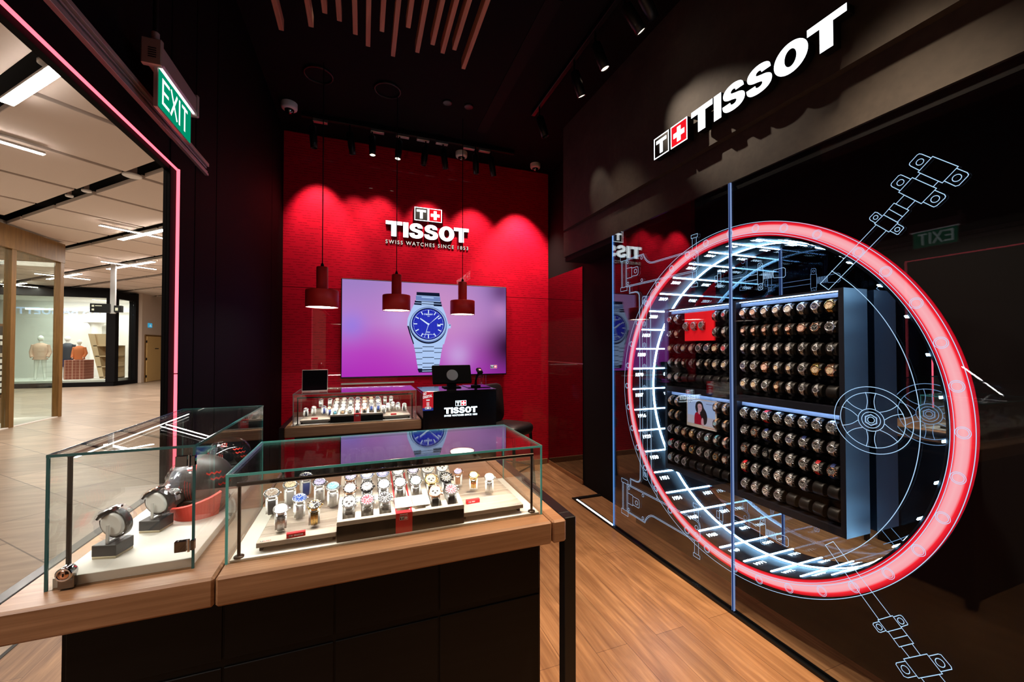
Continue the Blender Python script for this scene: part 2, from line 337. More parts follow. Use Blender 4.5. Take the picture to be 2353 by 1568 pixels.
# ------------------------------------------------------------------ mesh builder
class MB:
    def __init__(s):
        s.v = []; s.f = []; s.m = []; s.sm = []; s.mats = []
    def mi(s, m):
        m = M[m] if isinstance(m, str) else m
        if m not in s.mats: s.mats.append(m)
        return s.mats.index(m)
    def add(s, vs, fs, m, smooth=False):
        b = len(s.v); k = s.mi(m)
        s.v.extend([tuple(p) for p in vs])
        for f in fs:
            s.f.append(tuple(b + i for i in f)); s.m.append(k); s.sm.append(smooth)
        return s
    def box(s, a, b, m, T=None):
        x0, y0, z0 = a; x1, y1, z1 = b
        vs = [(x0, y0, z0), (x1, y0, z0), (x1, y1, z0), (x0, y1, z0), (x0, y0, z1), (x1, y0, z1), (x1, y1, z1), (x0, y1, z1)]
        if T is not None: vs = [T @ Vector(p) for p in vs]
        return s.add(vs, [(0, 3, 2, 1), (4, 5, 6, 7), (0, 1, 5, 4), (1, 2, 6, 5), (2, 3, 7, 6), (3, 0, 4, 7)], m)
    def bbox(s, a, b, m, c=0.004, T=None):
        """box with chamfered edges"""
        x0, y0, z0 = a; x1, y1, z1 = b
        vs = []; 
        for (dx, dy, dz) in ((c, c, 0), (c, 0, c), (0, c, c)):
            for z, sz in ((z0, 1), (z1, -1)):
                for y, sy in ((y0, 1), (y1, -1)):
                    for x, sx in ((x0, 1), (x1, -1)):
                        vs.append((x + sx * dx, y + sy * dy, z + sz * dz))
        # index = group*8 + z*4 + y*2 + x
        I = lambda g, z, y, x: g * 8 + z * 4 + y * 2 + x
        fs = [(I(0,0,0,0), I(0,0,1,0), I(0,0,1,1), I(0,0,0,1)), (I(0,1,0,0), I(0,1,0,1), I(0,1,1,1), I(0,1,1,0)),
              (I(1,0,0,0), I(1,0,0,1), I(1,1,0,1), I(1,1,0,0)), (I(1,0,1,0), I(1,1,1,0), I(1,1,1,1), I(1,0,1,1)),
              (I(2,0,0,0), I(2,1,0,0), I(2,1,1,0), I(2,0,1,0)), (I(2,0,0,1), I(2,0,1,1), I(2,1,1,1), I(2,1,0,1))]
        for z in (0, 1):
            for y in (0, 1): fs.append((I(0,z,y,0), I(0,z,y,1), I(1,z,y,1), I(1,z,y,0)))
            for x in (0, 1): fs.append((I(0,z,0,x), I(0,z,1,x), I(2,z,1,x), I(2,z,0,x)))
        for y in (0, 1):
            for x in (0, 1): fs.append((I(1,0,y,x), I(1,1,y,x), I(2,1,y,x), I(2,0,y,x)))
        for z in (0, 1):
            for y in (0, 1):
                for x in (0, 1): fs.append((I(0,z,y,x), I(1,z,y,x), I(2,z,y,x)))
        if T is not None: vs = [T @ Vector(p) for p in vs]
        return s.add(vs, fs, m)
    def prism(s, poly, fr, d0, d1, m, side=None):
        """poly in (u,v); fr=(O,U,V,N)"""
        O, U, V, N = [Vector(q) for q in fr]
        n = len(poly)
        a = [O + U * p[0] + V * p[1] + N * d0 for p in poly]; b = [O + U * p[0] + V * p[1] + N * d1 for p in poly]
        s.add(b, [tuple(range(n))], m)
        if d0 != d1:
            s.add(a, [tuple(reversed(range(n)))], side or m)
            s.add(a + b, [(i, (i + 1) % n, n + (i + 1) % n, n + i) for i in range(n)], side or m)
        return s
    def ringp(s, outer, inner, fr, d0, d1, m, side=None):
        O, U, V, N = [Vector(q) for q in fr]; n = len(outer)
        W = lambda p, d: O + U * p[0] + V * p[1] + N * d
        vs = [W(p, d1) for p in outer] + [W(p, d1) for p in inner]
        s.add(vs, [(i, (i + 1) % n, n + (i + 1) % n, n + i) for i in range(n)], m)
        if d0 != d1:
            for lp, rev in ((outer, 0), (inner, 1)):
                vs = [W(p, d0) for p in lp] + [W(p, d1) for p in lp]
                s.add(vs, [(i, (i + 1) % n, n + (i + 1) % n, n + i) for i in range(n)], side or m)
            vs = [W(p, d0) for p in outer] + [W(p, d0) for p in inner]
            s.add(vs, [(i, (i + 1) % n, n + (i + 1) % n, n + i) for i in range(n)], side or m)
        return s
    def lathe(s, prof, m, n=24, T=None, smooth=True, a0=0.0, a1=2 * PI, sx=1.0, sy=1.0, cap=False):
        """prof: (r,z) list around local z"""
        full = abs(a1 - a0 - 2 * PI) < 1e-6
        k = n if full else n + 1
        vs = []
        for (r, z) in prof:
            for i in range(k):
                a = a0 + (a1 - a0) * i / n
                vs.append((r * math.cos(a) * sx, r * math.sin(a) * sy, z))
        fs = []
        for j in range(len(prof) - 1):
            for i in range(n):
                i2 = (i + 1) % k
                fs.append((j * k + i, j * k + i2, (j + 1) * k + i2, (j + 1) * k + i))
        if T is not None: vs = [T @ Vector(p) for p in vs]
        s.add(vs, fs, m, smooth)
        for j, rev in ((0, 1), (len(prof) - 1, 0)):
            if cap and full and prof[j][0] > 1e-6:
                q = [vs[j * k + i] for i in range(k)]
                s.add(q, [tuple(reversed(range(k))) if rev else tuple(range(k))], m)
        return s
    def tube(s, pts, r, m, n=10, closed=False, smooth=True, rs=None):
        pts = [Vector(p) for p in pts]; k = len(pts); rings = []
        up = None
        for i, p in enumerate(pts):
            if closed: t = (pts[(i + 1) % k] - pts[i - 1])
            else: t = pts[min(i + 1, k - 1)] - pts[max(i - 1, 0)]
            t.normalize()
            if up is None:
                up = Vector((0, 0, 1)) if abs(t.z) < 0.9 else Vector((1, 0, 0))
            side = t.cross(up)
            if side.length < 1e-6: side = t.cross(Vector((0, 1, 0)))
            side.normalize(); up = side.cross(t).normalized()
            rr = rs[i] if rs else r
            rings.append([p + (side * math.cos(2 * PI * j / n) + up * math.sin(2 * PI * j / n)) * rr for j in range(n)])
        vs = [q for rg in rings for q in rg]; fs = []
        for i in range(k if closed else k - 1):
            i2 = (i + 1) % k
            for j in range(n): fs.append((i * n + j, i * n + (j + 1) % n, i2 * n + (j + 1) % n, i2 * n + j))
        s.add(vs, fs, m, smooth)
        if not closed:
            s.add(rings[0], [tuple(range(n))], m); s.add(rings[-1], [tuple(reversed(range(n)))], m)
        return s
    def line(s, pts, wd, fr, d, m, closed=False):
        """flat ribbon drawn in the plane of fr along (u,v) points"""
        O, U, V, N = [Vector(q) for q in fr]
        k = len(pts)
        for i in range(k if closed else k - 1):
            a = Vector(pts[i]); b = Vector(pts[(i + 1) % k]); t = b - a
            if t.length < 1e-6: continue
            t.normalize(); n2 = Vector((-t.y, t.x)) * wd / 2; e = t * wd / 2 * 0.9
            q = [a - e - n2, b + e - n2, b + e + n2, a - e + n2]
            s.add([O + U * p.x + V * p.y + N * (d) for p in q], [(0, 1, 2, 3)], m)
        return s
    def circ(s, c, r, wd, fr, d, m, n=40, a0=0, a1=2 * PI):
        O, U, V, N = [Vector(q) for q in fr]
        full = abs(a1 - a0 - 2 * PI) < 1e-6
        k = n if full else n + 1
        vs = []
        for rr in (r - wd / 2, r + wd / 2):
            for i in range(k):
                a = a0 + (a1 - a0) * i / n
                vs.append(O + U * (c[0] + rr * math.cos(a)) + V * (c[1] + rr * math.sin(a)) + N * d)
        return s.add(vs, [(i, (i + 1) % k, k + (i + 1) % k, k + i) for i in range(n)], m)
    def disc(s, c, r, fr, d, m, n=24):
        O, U, V, N = [Vector(q) for q in fr]
        return s.add([O + U * (c[0] + r * math.cos(2 * PI * i / n)) + V * (c[1] + r * math.sin(2 * PI * i / n)) + N * d for i in range(n)], [tuple(range(n))], m)
    def sphere(s, c, r, m, n=16, sx=1, sy=1, sz=1, T=None, z0=-1.0, z1=1.0):
        prof = []
        a0 = math.asin(z0); a1 = math.asin(z1)
        for i in range(n // 2 + 1):
            a = a0 + (a1 - a0) * i / (n // 2)
            prof.append((max(r * math.cos(a), 1e-5), r * math.sin(a) * sz))
        TT = Matrix.Translation(c)
        if T is not None: TT = TT @ T
        return s.lathe(prof, m, n, TT, True, sx=sx, sy=sy)
    def mesh(s, name):
        me = bpy.data.meshes.new(name)
        me.from_pydata(s.v, [], s.f)
        for m in s.mats: me.materials.append(m)
        me.polygons.foreach_set('material_index', s.m)
        me.polygons.foreach_set('use_smooth', s.sm)
        me.update()
        return me
    def build(s, name, parent=None):
        o = bpy.data.objects.new(name, s.mesh(name))
        col.objects.link(o)
        if parent is not None: o.parent = parent
        return o
def tag(o, label, cat, group=None, kind=None):
    if label: o['label'] = label
    if cat: o['category'] = cat
    if group: o['group'] = group
    if kind: o['kind'] = kind
    return o
def empty(name, loc, label=None, cat=None, group=None, rz=0.0):
    o = bpy.data.objects.new(name, None); o.empty_display_size = 0.05
    col.objects.link(o); o.location = loc; o.rotation_euler = (0, 0, rz)
    return tag(o, label, cat, group)
def struct(o):
    o['kind'] = 'structure'; return o
def copy_tree(o, parent=None):
    c = o.copy(); col.objects.link(c)
    if parent is not None: c.parent = parent
    for ch in list(o.children): copy_tree(ch, c)
    return c
def shift(mb, d):
    mb.v = [(p[0] + d[0], p[1] + d[1], p[2] + d[2]) for p in mb.v]; return mb

# ------------------------------------------------------------------ lettering
def sm_curve(pts, sub=5):
    """closed outline; entries with a third item are corners"""
    out = []; n = len(pts)
    for i in range(n):
        p0, p1, p2, p3 = pts[i - 1], pts[i], pts[(i + 1) % n], pts[(i + 2) % n]
        if len(p1) > 2: p0 = p1
        if len(p2) > 2: p3 = p2
        if len(p1) > 2 and len(p2) > 2: out.append((p1[0], p1[1])); continue
        for k in range(sub):
            t = k / sub
            q = []
            for a in (0, 1):
                q.append(0.5 * (2 * p1[a] + (p2[a] - p0[a]) * t + (2 * p0[a] - 5 * p1[a] + 4 * p2[a] - p3[a]) * t * t + (3 * p1[a] - p0[a] - 3 * p2[a] + p3[a]) * t ** 3))
            out.append(tuple(q))
    return out
S_OUT = sm_curve([(0.95, 0.69, 1), (0.90, 0.86), (0.74, 0.97), (0.49, 1.01), (0.24, 0.96), (0.08, 0.84), (0.04, 0.69), (0.10, 0.55), (0.26, 0.46), (0.46, 0.41), (0.60, 0.36), (0.635, 0.30), (0.59, 0.235), (0.49, 0.21), (0.39, 0.24), (0.36, 0.33, 1),
                  (0.0, 0.33, 1), (0.05, 0.15), (0.21, 0.03), (0.48, -0.01), (0.76, 0.03), (0.94, 0.15), (0.99, 0.31), (0.94, 0.45), (0.78, 0.55), (0.55, 0.61), (0.42, 0.65), (0.385, 0.70), (0.42, 0.765), (0.50, 0.79), (0.58, 0.76), (0.60, 0.69, 1)])
T_OUT = [(0, 1), (0, 0.765), (0.37, 0.765), (0.37, 0), (0.75, 0), (0.75, 0.765), (1.12, 0.765), (1.12, 1)]
I_OUT = [(0, 0), (0.35, 0), (0.35, 1), (0, 1)]
def ell(cx, cy_, rx, ry, n=40):
    return [(cx + rx * math.cos(2 * PI * i / n), cy_ + ry * math.sin(2 * PI * i / n)) for i in range(n)]
def word(mb, fr, h, d0, d1, m, side, sx=1.0, only=None):
    """the six heavy letters, left edge at u=0, width 5.9*h*sx"""
    lay = [('T', 0), ('I', 1.185), ('S', 1.59), ('S', 2.64), ('O', 3.70), ('T', 4.80)]
    for k, (ch, x) in enumerate(lay):
        if only is not None and k != only: continue
        f = lambda pl: [((x + p[0]) * h * sx, p[1] * h) for p in pl]
        if ch == 'O':
            mb.ringp(f(ell(0.565, 0.5, 0.565, 0.515)), f(ell(0.565, 0.5, 0.20, 0.29)), fr, d0, d1, m, side)
        else:
            mb.prism(f({'T': T_OUT, 'I': I_OUT, 'S': S_OUT}[ch]), fr, d0, d1, m, side)
    return mb
def logo_t(mb, fr, u, v, a, d0, d1, white='ltr', body='logo_blk', side='black'):
    """black square with a T, white rim"""
    sq = lambda e: [(u + e, v + e), (u + a - e, v + e), (u + a - e, v + a - e), (u + e, v + a - e)]
    mb.prism(sq(0), fr, d0, d1, body, side)
    mb.ringp(sq(0), sq(a * 0.05), fr, d1 + a * .004, d1 + a * .004, white)
    t = [(0.16, 0.82), (0.16, 0.66), (0.40, 0.66), (0.40, 0.16), (0.60, 0.16), (0.60, 0.66), (0.84, 0.66), (0.84, 0.82)]
    mb.prism([(u + p[0] * a, v + p[1] * a) for p in t], fr, d1 + a * .004, d1 + a * .004, white)
    return mb
def logo_x(mb, fr, u, v, a, d0, d1, white='ltr', body='logo_red', side='black'):
    sq = lambda e: [(u + e, v + e), (u + a - e, v + e), (u + a - e, v + a - e), (u + e, v + a - e)]
    mb.prism(sq(0), fr, d0, d1, body, side)
    mb.ringp(sq(0), sq(a * 0.05), fr, d1 + a * .004, d1 + a * .004, white)
    lo, a1_, b1_, hi = 0.17, 0.39, 0.61, 0.83
    c = [(a1_, lo), (b1_, lo), (b1_, a1_), (hi, a1_), (hi, b1_), (b1_, b1_), (b1_, hi), (a1_, hi), (a1_, b1_), (lo, b1_), (lo, a1_), (a1_, a1_)]
    mb.prism([(u + p[0] * a, v + p[1] * a) for p in c], fr, d1 + a * .004, d1 + a * .004, white)
    return mb
_tc = {}
def text_geo(body, bold=0.0, space=1.0):
    k = (body, bold, space)
    if k in _tc: return _tc[k]
    cu = bpy.data.curves.new('lettering', 'FONT'); cu.body = body; cu.size = 1.0; cu.offset = bold; cu.space_character = space; cu.resolution_u = 3
    o = bpy.data.objects.new('lettering', cu); col.objects.link(o)
    bpy.context.view_layer.update()
    dg = bpy.context.evaluated_depsgraph_get()
    me = bpy.data.meshes.new_from_object(o.evaluated_get(dg))
    vs = [tuple(v.co) for v in me.vertices]; fs = [tuple(p.vertices) for p in me.polygons]
    bpy.data.objects.remove(o); bpy.data.meshes.remove(me)
    x0 = min(v[0] for v in vs); x1 = max(v[0] for v in vs); y0 = min(v[1] for v in vs); y1 = max(v[1] for v in vs)
    _tc[k] = ([(v[0] - x0, v[1] - y0) for v in vs], fs, x1 - x0, y1 - y0)
    return _tc[k]
def text(mb, body, fr, u, v, h, m, d=0.0, width=None, bold=0.0, space=1.0, centre=False, depth=0.0, side=None):
    vs, fs, W, H = text_geo(body, bold, space)
    sy = h / H; sx = (width / W) if width else sy
    if centre: u = u - W * sx / 2
    O, U, V, N = [Vector(q) for q in fr]
    P_ = [O + U * (u + p[0] * sx) + V * (v + p[1] * sy) + N * d for p in vs]
    mb.add(P_, fs, m)
    if depth:
        mb.add([p - N * depth for p in P_], [tuple(reversed(f)) for f in fs], side or m)
        from collections import Counter
        cnt = Counter()
        for f in fs:
            for i in range(len(f)): cnt[frozenset((f[i], f[(i + 1) % len(f)]))] += 1
        b = len(P_)
        sd = []
        for f in fs:
            for i in range(len(f)):
                a_, c_ = f[i], f[(i + 1) % len(f)]
                if cnt[frozenset((a_, c_))] == 1: sd.append((a_, a_ + b, c_ + b, c_))
        mb.add(P_ + [p - N * depth for p in P_], sd, side or m)
    return mb
# ================================================================== the shop's shell
def sbox(name, a, b, m, T=None):
    return struct(MB().box(a, b, m, T).build(name))
ZC = 3.77
sbox('floor', (-1.63, -2.5, -0.05), (2.9, 4.85, 0.0), 'floor')
sbox('floor', (-30, -2.5, -0.06), (-1.63, 42, -0.002), 'tile')
sbox('trim_1', (-1.645, -2.5, -0.01), (-1.625, 6, 0.002), 'black')
sbox('wall_back', (-0.80, 4.709, 0.0), (2.26, 4.85, ZC), 'redwall')
struct(MB().bbox((-0.78, 4.690, 0.0), (2.24, 4.7085, 0.065), 'woody', 0.002).build('baseboard_back'))
sbox('ceiling', (-0.95, -2.5, ZC), (3.0, 4.85, ZC + 0.1), 'ceil')
sbox('trim_2', (1.10, 2.30, ZC - 0.006), (1.21, 4.02, ZC - 0.0005), 'matt')
# entrance: beam and jamb wall, inner face at x = -0.79
sbox('wall_left', (-0.812, 2.13, 0.0), (-0.80, 4.709, ZC), 'wallblk')
for (y0, y1) in ((2.13, 2.396), (2.404, 2.701), (2.709, 4.16), (4.168, 4.709)):
    struct(MB().bbox((-0.80, y0, 0.0), (-0.787, y1, ZC - 0.001), 'wallblk', 0.002).build('wall_left_panel'))
sbox('wall_entrance', (-0.812, -2.5, 2.272), (-0.79, 2.13, ZC), 'wallblk')
# sign wall: upper fascia, set-back band and soffit over the show glass
sbox('wall_right', (2.26, -2.5, 0.0), (2.40, 4.85, ZC), 'matt')
sbox('wall_right_fascia', (1.93, -2.5, 2.703), (2.26, 3.66, ZC), 'plasterdark')
sbox('wall_right_band', (1.97, -2.5, 2.446), (2.26, 3.73, 2.703), 'plasterdark')
sbox('wall_right_soffit', (1.985, -2.5, 2.396), (2.26, 3.72, 2.446), 'matt')
sbox('wall_right_gloss_panel', (2.252, 3.83, 0.05), (2.26, 4.688, 2.39), 'glossblk')
sbox('trim_3', (2.249, 3.82, 1.315), (2.2525, 4.70, 1.323), 'steel')
sbox('baseboard_right', (2.248, 3.83, 0.0), (2.26, 4.688, 0.05), 'floor')
sbox('wall_right_lining', (2.20, -2.5, 0.0), (2.26, 2.86, 2.396), 'matt')
# floor channel of the show glass
f = MB().box((1.945, -2.5, 0.0), (1.955, 3.52, 0.014), 'black').box((1.979, -2.5, 0.0), (1.989, 3.48, 0.014), 'black').box((1.955, -2.5, 0.0), (1.979, 3.48, 0.004), 'black').box((1.955, 3.48, 0), (2.26, 3.52, 0.012), 'black')
fl = tag(f.build('floor_channel'), 'black metal floor channel under the etched glass with glowing strip', 'floor channel')
MB().box((1.960, 2.87, 0.004), (1.974, 3.46, 0.013), 'led').build('led_strip', fl)
# red light line of the entrance
e = empty('entrance_light_line', (-0.785, 2.19, 0.92), 'thin red light line running up the entrance jamb and along its beam', 'light line')
MB().tube([(0.004, 0, 0), (0.004, 0, 0.46)], 0.0065, 'redled', 8).build('vertical_tube', e)
MB().tube([(0.004, 0, 0.465), (0.004, 0, 1.378)], 0.0065, 'redled', 8).build('vertical_tube', e)
MB().tube([(0.002, 0.0, 1.374), (0.002, -4.2, 1.374)], 0.005, 'redled', 8).build('horizontal_tube', e)
# aluminium shutter rail on the beam
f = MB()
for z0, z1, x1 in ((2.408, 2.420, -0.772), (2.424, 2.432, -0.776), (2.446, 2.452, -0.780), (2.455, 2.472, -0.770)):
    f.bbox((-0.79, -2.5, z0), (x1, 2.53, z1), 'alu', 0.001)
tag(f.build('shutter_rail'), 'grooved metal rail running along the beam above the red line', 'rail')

# ------------------------------------------------------------------ ceiling things
e = empty('exit_sign', (-0.715, 1.955, 2.53), 'green emergency EXIT sign hanging on edge from the ceiling', 'exit sign')
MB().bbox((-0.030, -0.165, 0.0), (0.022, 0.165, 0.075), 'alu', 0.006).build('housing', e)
f = MB().bbox((-0.034, -0.178, -0.015), (0.028, -0.160, 0.083), 'alu', 0.004)
for k in range(5): f.box((-0.012, -0.1790, 0.012 + k * 0.008), (0.012, -0.1782, 0.015 + k * 0.008), 'black')
f.build('end_cap', e)
MB().bbox((-0.034, 0.160, -0.015), (0.028, 0.178, 0.083), 'alu', 0.004).build('end_cap', e)
f = MB().box((-0.006, -0.150, -0.150), (0.006, 0.150, 0.0), 'alu')
M['exitg'] = emis('exit_green', (0.0, 0.30, 0.15), 0.9); M['exitw'] = emis('exit_white', (0.85, 1.0, 0.95), 1.4); M['exitled'] = emis('exit_edge_light', (1, 0.9, 0.95), 1.5)
f.box((0.0062, -0.143, -0.144), (0.0075, 0.145, -0.004), 'exitg')
fr = ((0.0078, -0.118, -0.122), (0, 1, 0), (0, 0, 1), (1, 0, 0))
H_ = 0.098
def stroke(pl): f.line(pl, 0.013, fr, 0, M['exitw'])
f.line([(0.055, 0.0065), (0.0065, 0.0065), (0.0065, H_ - 0.0065), (0.055, H_ - 0.0065)], 0.013, fr, 0, 'exitw'); f.line([(0.0065, H_ / 2), (0.048, H_ / 2)], 0.012, fr, 0, 'exitw')
f.line([(0.075, 0.004), (0.125, H_ - 0.004)], 0.012, fr, 0, 'exitw'); f.line([(0.125, 0.004), (0.075, H_ - 0.004)], 0.012, fr, 0.0002, 'exitw')
f.line([(0.150, 0.004), (0.150, H_ - 0.004)], 0.013, fr, 0, 'exitw')
f.line([(0.200, 0.004), (0.200, H_ - 0.004)], 0.013, fr, 0, 'exitw'); f.line([(0.178, H_ - 0.0065), (0.222, H_ - 0.0065)], 0.013, fr, 0.0002, 'exitw')
f.build('sign_plate', e)
MB().box((0.008, -0.158, -0.006), (0.016, 0.160, -0.001), 'exitled').build('light_edge', e)
MB().tube([(0, -0.155, 0.075), (0, -0.155, 0.115)], 0.012, 'alu').tube([(0, -0.155, 0.11), (0, -0.155, ZC - 2.53)], 0.0085, 'black').build('conduit', e)
# wooden slats
M['slatblk'] = M['black']
ends = [(-0.470, 2.70), (-0.300, 2.61), (-0.215, 2.475), (-0.140, 2.505), (-0.055, 2.58), (0.018, 2.655), (0.095, 2.50), (0.172, 2.69), (0.240, 2.415), (0.316, 2.60), (0.398, 2.50), (0.470, 2.55), (0.535, 2.495), (0.630, 2.645)]
nth = ['first', 'second', 'third', 'fourth', 'fifth', 'sixth', 'seventh', 'eighth', 'ninth', 'tenth', 'eleventh', 'twelfth', 'thirteenth', 'fourteenth']
for i, (x, y1) in enumerate(ends):
    o = MB().bbox((-0.0135, 0, 0.0), (0.0135, y1 - 0.6, 0.07), 'slat', 0.002).build('ceiling_slat')
    o.location = (x, 0.6, 3.40)
    tag(o, 'reddish wood ceiling slat, %s counted from the entrance side' % nth[i], 'ceiling slat', 'hanging wooden ceiling slats')
f = MB().box((-0.55, 2.05, 3.47), (0.70, 2.10, 3.51), 'black').box((-0.55, 0.9, 3.47), (0.70, 0.95, 3.51), 'black')
for x in (-0.50, 0.62):
    for y in (2.075, 0.925): f.box((x - 0.01, y - 0.01, 3.51), (x + 0.01, y + 0.01, ZC), 'black')
tag(f.box((-0.52, 0.95, 3.475), (-0.50, 2.05, 3.505), 'black').build('slat_hanger_frame'), 'black metal hanger carrying the wooden ceiling slats', 'hanger')
# dome cameras
def dome(x, y, r, lab):
    e = empty('dome_camera', (x, y, ZC), lab, 'security camera', 'white dome cameras')
    hs = MB().lathe([(r, 0), (r, -r * 0.62), (r * 0.94, -r * 0.80), (r * 0.66, -r * 0.92), (r * 0.60, -r * 0.90)], 'alu' if False else 'wht', 28).build('housing', e)
    MB().sphere((0, 0, -r * 0.86), r * 0.60, 'glossblk', 18, z0=-1.0, z1=0.15).build('dome', hs)
    return e
dome(-0.655, 4.17, 0.068, 'white dome camera beside the entrance wall, before the ceiling track')
dome(1.06, 4.53, 0.068, 'white dome camera above the middle of the red wall')
dome(1.985, 4.50, 0.062, 'small white dome camera in the far corner by the sign wall')
for (x, y, r, lab) in ((-0.359, 3.633, 0.115, 'round black ceiling speaker over the entrance side'), (0.19, 3.64, 0.115, 'round black ceiling speaker between the pendant cables')):
    e = empty('ceiling_speaker', (x, y, ZC), lab, 'ceiling speaker')
    MB().lathe([(r, 0), (r, -0.014), (r * 0.9, -0.018), (r * 0.88, -0.006)], 'black', 32).build('rim', e)
    MB().lathe([(r * 0.88, -0.005), (0.001, -0.005)], 'ceil', 32).build('grille', e)
for (x, y, lab) in ((0.718, 3.64, 'small round ceiling sprinkler plate with a red point'), (0.918, 3.63, 'small plain round plate in the ceiling')):
    e = empty('ceiling_plate', (x, y, ZC), lab, 'ceiling plate')
    MB().lathe([(0.045, 0), (0.045, -0.010), (0.035, -0.012), (0.001, -0.012)], 'black', 24).build('disc', e)
# track with lamp heads
tr = empty('light_track', (0.5, 4.28, ZC), 'black ceiling light track in front of the red wall', 'light track')
MB().bbox((-1.07, -0.018, -0.045), (1.12, 0.018, -0.001), 'black', 0.003).build('rail', tr)
for x in (-0.97, -0.44, -0.19, 0.02, 0.22, 0.52, 0.70): MB().bbox((x, -0.022, -0.075), (x + 0.13, 0.022, -0.045), 'steel2', 0.002).build('adapter', tr)
tr2 = empty('light_track', (1.52, 2.4, ZC), 'black ceiling light track running beside the sign wall', 'light track')
MB().bbox((-0.018, -1.4, -0.045), (0.018, 1.1, -0.001), 'black', 0.003).build('rail', tr2)
def spot(x, y, z, aim, lab, lit, L=0.21, r=0.034):
    e = empty('spotlight', (x, y, z), lab, 'spotlight', 'black cylinder spotlights on the ceiling tracks')
    d = Vector(aim).normalized()
    T = d.to_track_quat('Z', 'Y').to_matrix().to_4x4()
    br = MB().lathe([(r * 0.7, 0.0), (r, 0.012), (r, L * 0.72), (r * 0.93, L * 0.75), (r * 0.93, L), (r * 0.84, L), (r * 0.82, L - 0.02)], 'satin' if False else 'black', 22, T).build('barrel', e)
    if lit: MB().lathe([(r * 0.82, L - 0.008), (0.0005, L - 0.008)], 'spotface', 22, T).build('lens', br)
    MB().tube([(0, 0, ZC - 0.045 - z), (0, 0, 0.0), d * 0.02], 0.008, 'black', 8).build('joint', e)
    return e
sx = [(-0.47, (0.05, 0.1, -1), 0, 'first'), (-0.135, (0.12, 0.25, -1), 0, 'second'), (0.075, (0.02, -0.10, -1), 1, 'third'), (0.345, (-0.10, -0.12, -1), 1, 'fourth'), (0.615, (-0.10, 0.15, -1), 0, 'fifth'), (0.80, (0.16, 0.15, -1), 0, 'sixth'), (1.16, (0.12, 0.25, -1), 0, 'seventh'), (1.335, (0.28, 0.25, -1), 0, 'eighth')]
for (x, a, lit, n_) in sx: spot(x, 4.28, 3.655, a, '%s black spotlight of the red wall track, %s' % (n_, 'lens glowing' if lit else 'lens out of sight'), lit)
for (y, a, lit, lb) in ((3.35, (0.30, -0.05, -1), 0, 'dim black spotlight at the red wall end of the side track'), (2.70, (0.45, 0.1, -1), 1, 'glowing spotlight halfway along the side track'), (2.40, (0.40, -0.1, -1), 1, 'brightest glowing spotlight of the side track'), (2.06, (0.75, -0.1, -1), 1, 'glowing tilted spotlight at the top edge, over the white letters'), (1.93, (1.2, 0.3, -1), 1, 'sliver of a glowing spotlight beside the tilted one')):
    spot(1.52, y, 3.64, a, lb, lit, 0.19, 0.036)

# ------------------------------------------------------------------ sign on the fascia
e = empty('fascia_sign', (1.93, 1.6, 2.78), 'large lit white lettering on the dark sign wall over the etched glass', 'sign')
fr = ((1.86 - 1.93, 2.204 - 1.6, 0.001), (0, -1, 0), (0, 0, 1), (-1, 0, 0))
a_ = 0.1415
logo_t(MB(), fr, 0, 0, a_, -0.05, 0.0).build('emblem_square', e)
logo_x(MB(), fr, 0.158, 0, a_, -0.05, 0.0).build('emblem_square', e)
fr2 = ((1.86 - 1.93, 1.873 - 1.6, 0.001), (0, -1, 0), (0, 0, 1), (-1, 0, 0))
for k in range(6): word(MB(), fr2, a_, -0.05, 0.0, 'ltr', 'black', 0.833 / (5.92 * a_), only=k).build('letter', e)
# ------------------------------------------------------------------ sign on the red wall
e = empty('wall_sign', (0.70, 4.709, 2.80), 'lit white sign with a two square emblem and tagline on the red wall', 'sign')
fr = ((-0.47, -0.035, -0.045), (1, 0, 0), (0, 0, 1), (0, -1, 0))
hh = 0.172
for k in range(6): word(MB(), fr, hh, -0.03, 0.0, 'ltr', 'black', 0.955 / (5.92 * hh), only=k).build('letter', e)
fr = ((-0.155, -0.035, 0.165), (1, 0, 0), (0, 0, 1), (0, -1, 0))
logo_t(MB(), fr, 0, 0, 0.155, -0.03, 0.0).build('emblem_square', e)
logo_x(MB(), fr, 0.160, 0, 0.155, -0.03, 0.0).build('emblem_square', e)
fr = ((-0.47, -0.012, -0.125), (1, 0, 0), (0, 0, 1), (0, -1, 0))
text(MB(), 'SWISS WATCHES SINCE 1853', fr, 0, 0, 0.043, 'ltr2', 0, width=0.955, bold=0.012, space=1.35, depth=0.010, side='black').build('tagline_lettering', e)

# ------------------------------------------------------------------ screen on the red wall
tv = empty('wall_screen', (0.717, 4.70, 1.70), 'big wall screen showing a steel watch with blue dial on purple', 'screen')
X0, X1, Z0, Z1 = -0.942, 0.943, -0.535, 0.545
MB().bbox((X0, -0.055, Z0), (X1, -0.012, Z1), 'black', 0.006).bbox((X0 + 0.3, -0.012, -0.3), (X1 - 0.3, 0.008, 0.3), 'black', 0.004).build('casing', tv)
f = MB(); fr = ((0, -0.0555, 0), (1, 0, 0), (0, 0, 1), (0, -1, 0))
f.prism([(X0 + 0.010, Z0 + 0.016), (X1 - 0.010, Z0 + 0.016), (X1 - 0.010, Z1 - 0.010), (X0 + 0.010, Z1 - 0.010)], fr, 0, 0, 'screen')
M['s_lite'] = emis('screen_light_steel', (0.42, 0.58, 0.90), 1.0); M['s_mid'] = emis('screen_mid_steel', (0.16, 0.24, 0.50), 1.0); M['s_dark'] = emis('screen_dark_steel', (0.006, 0.010, 0.03), 1.0)
M['s_white'] = emis('screen_white', (0.70, 0.85, 1.0), 1.0); M['s_blue'] = emis('screen_blue_dial', (0.012, 0.018, 0.42), 1.0); M['s_blue2'] = emis('screen_blue_grid', (0.10, 0.14, 0.78), 1.0)
cx, cz = -0.013, 0.066
s = 1.0 / 208.0
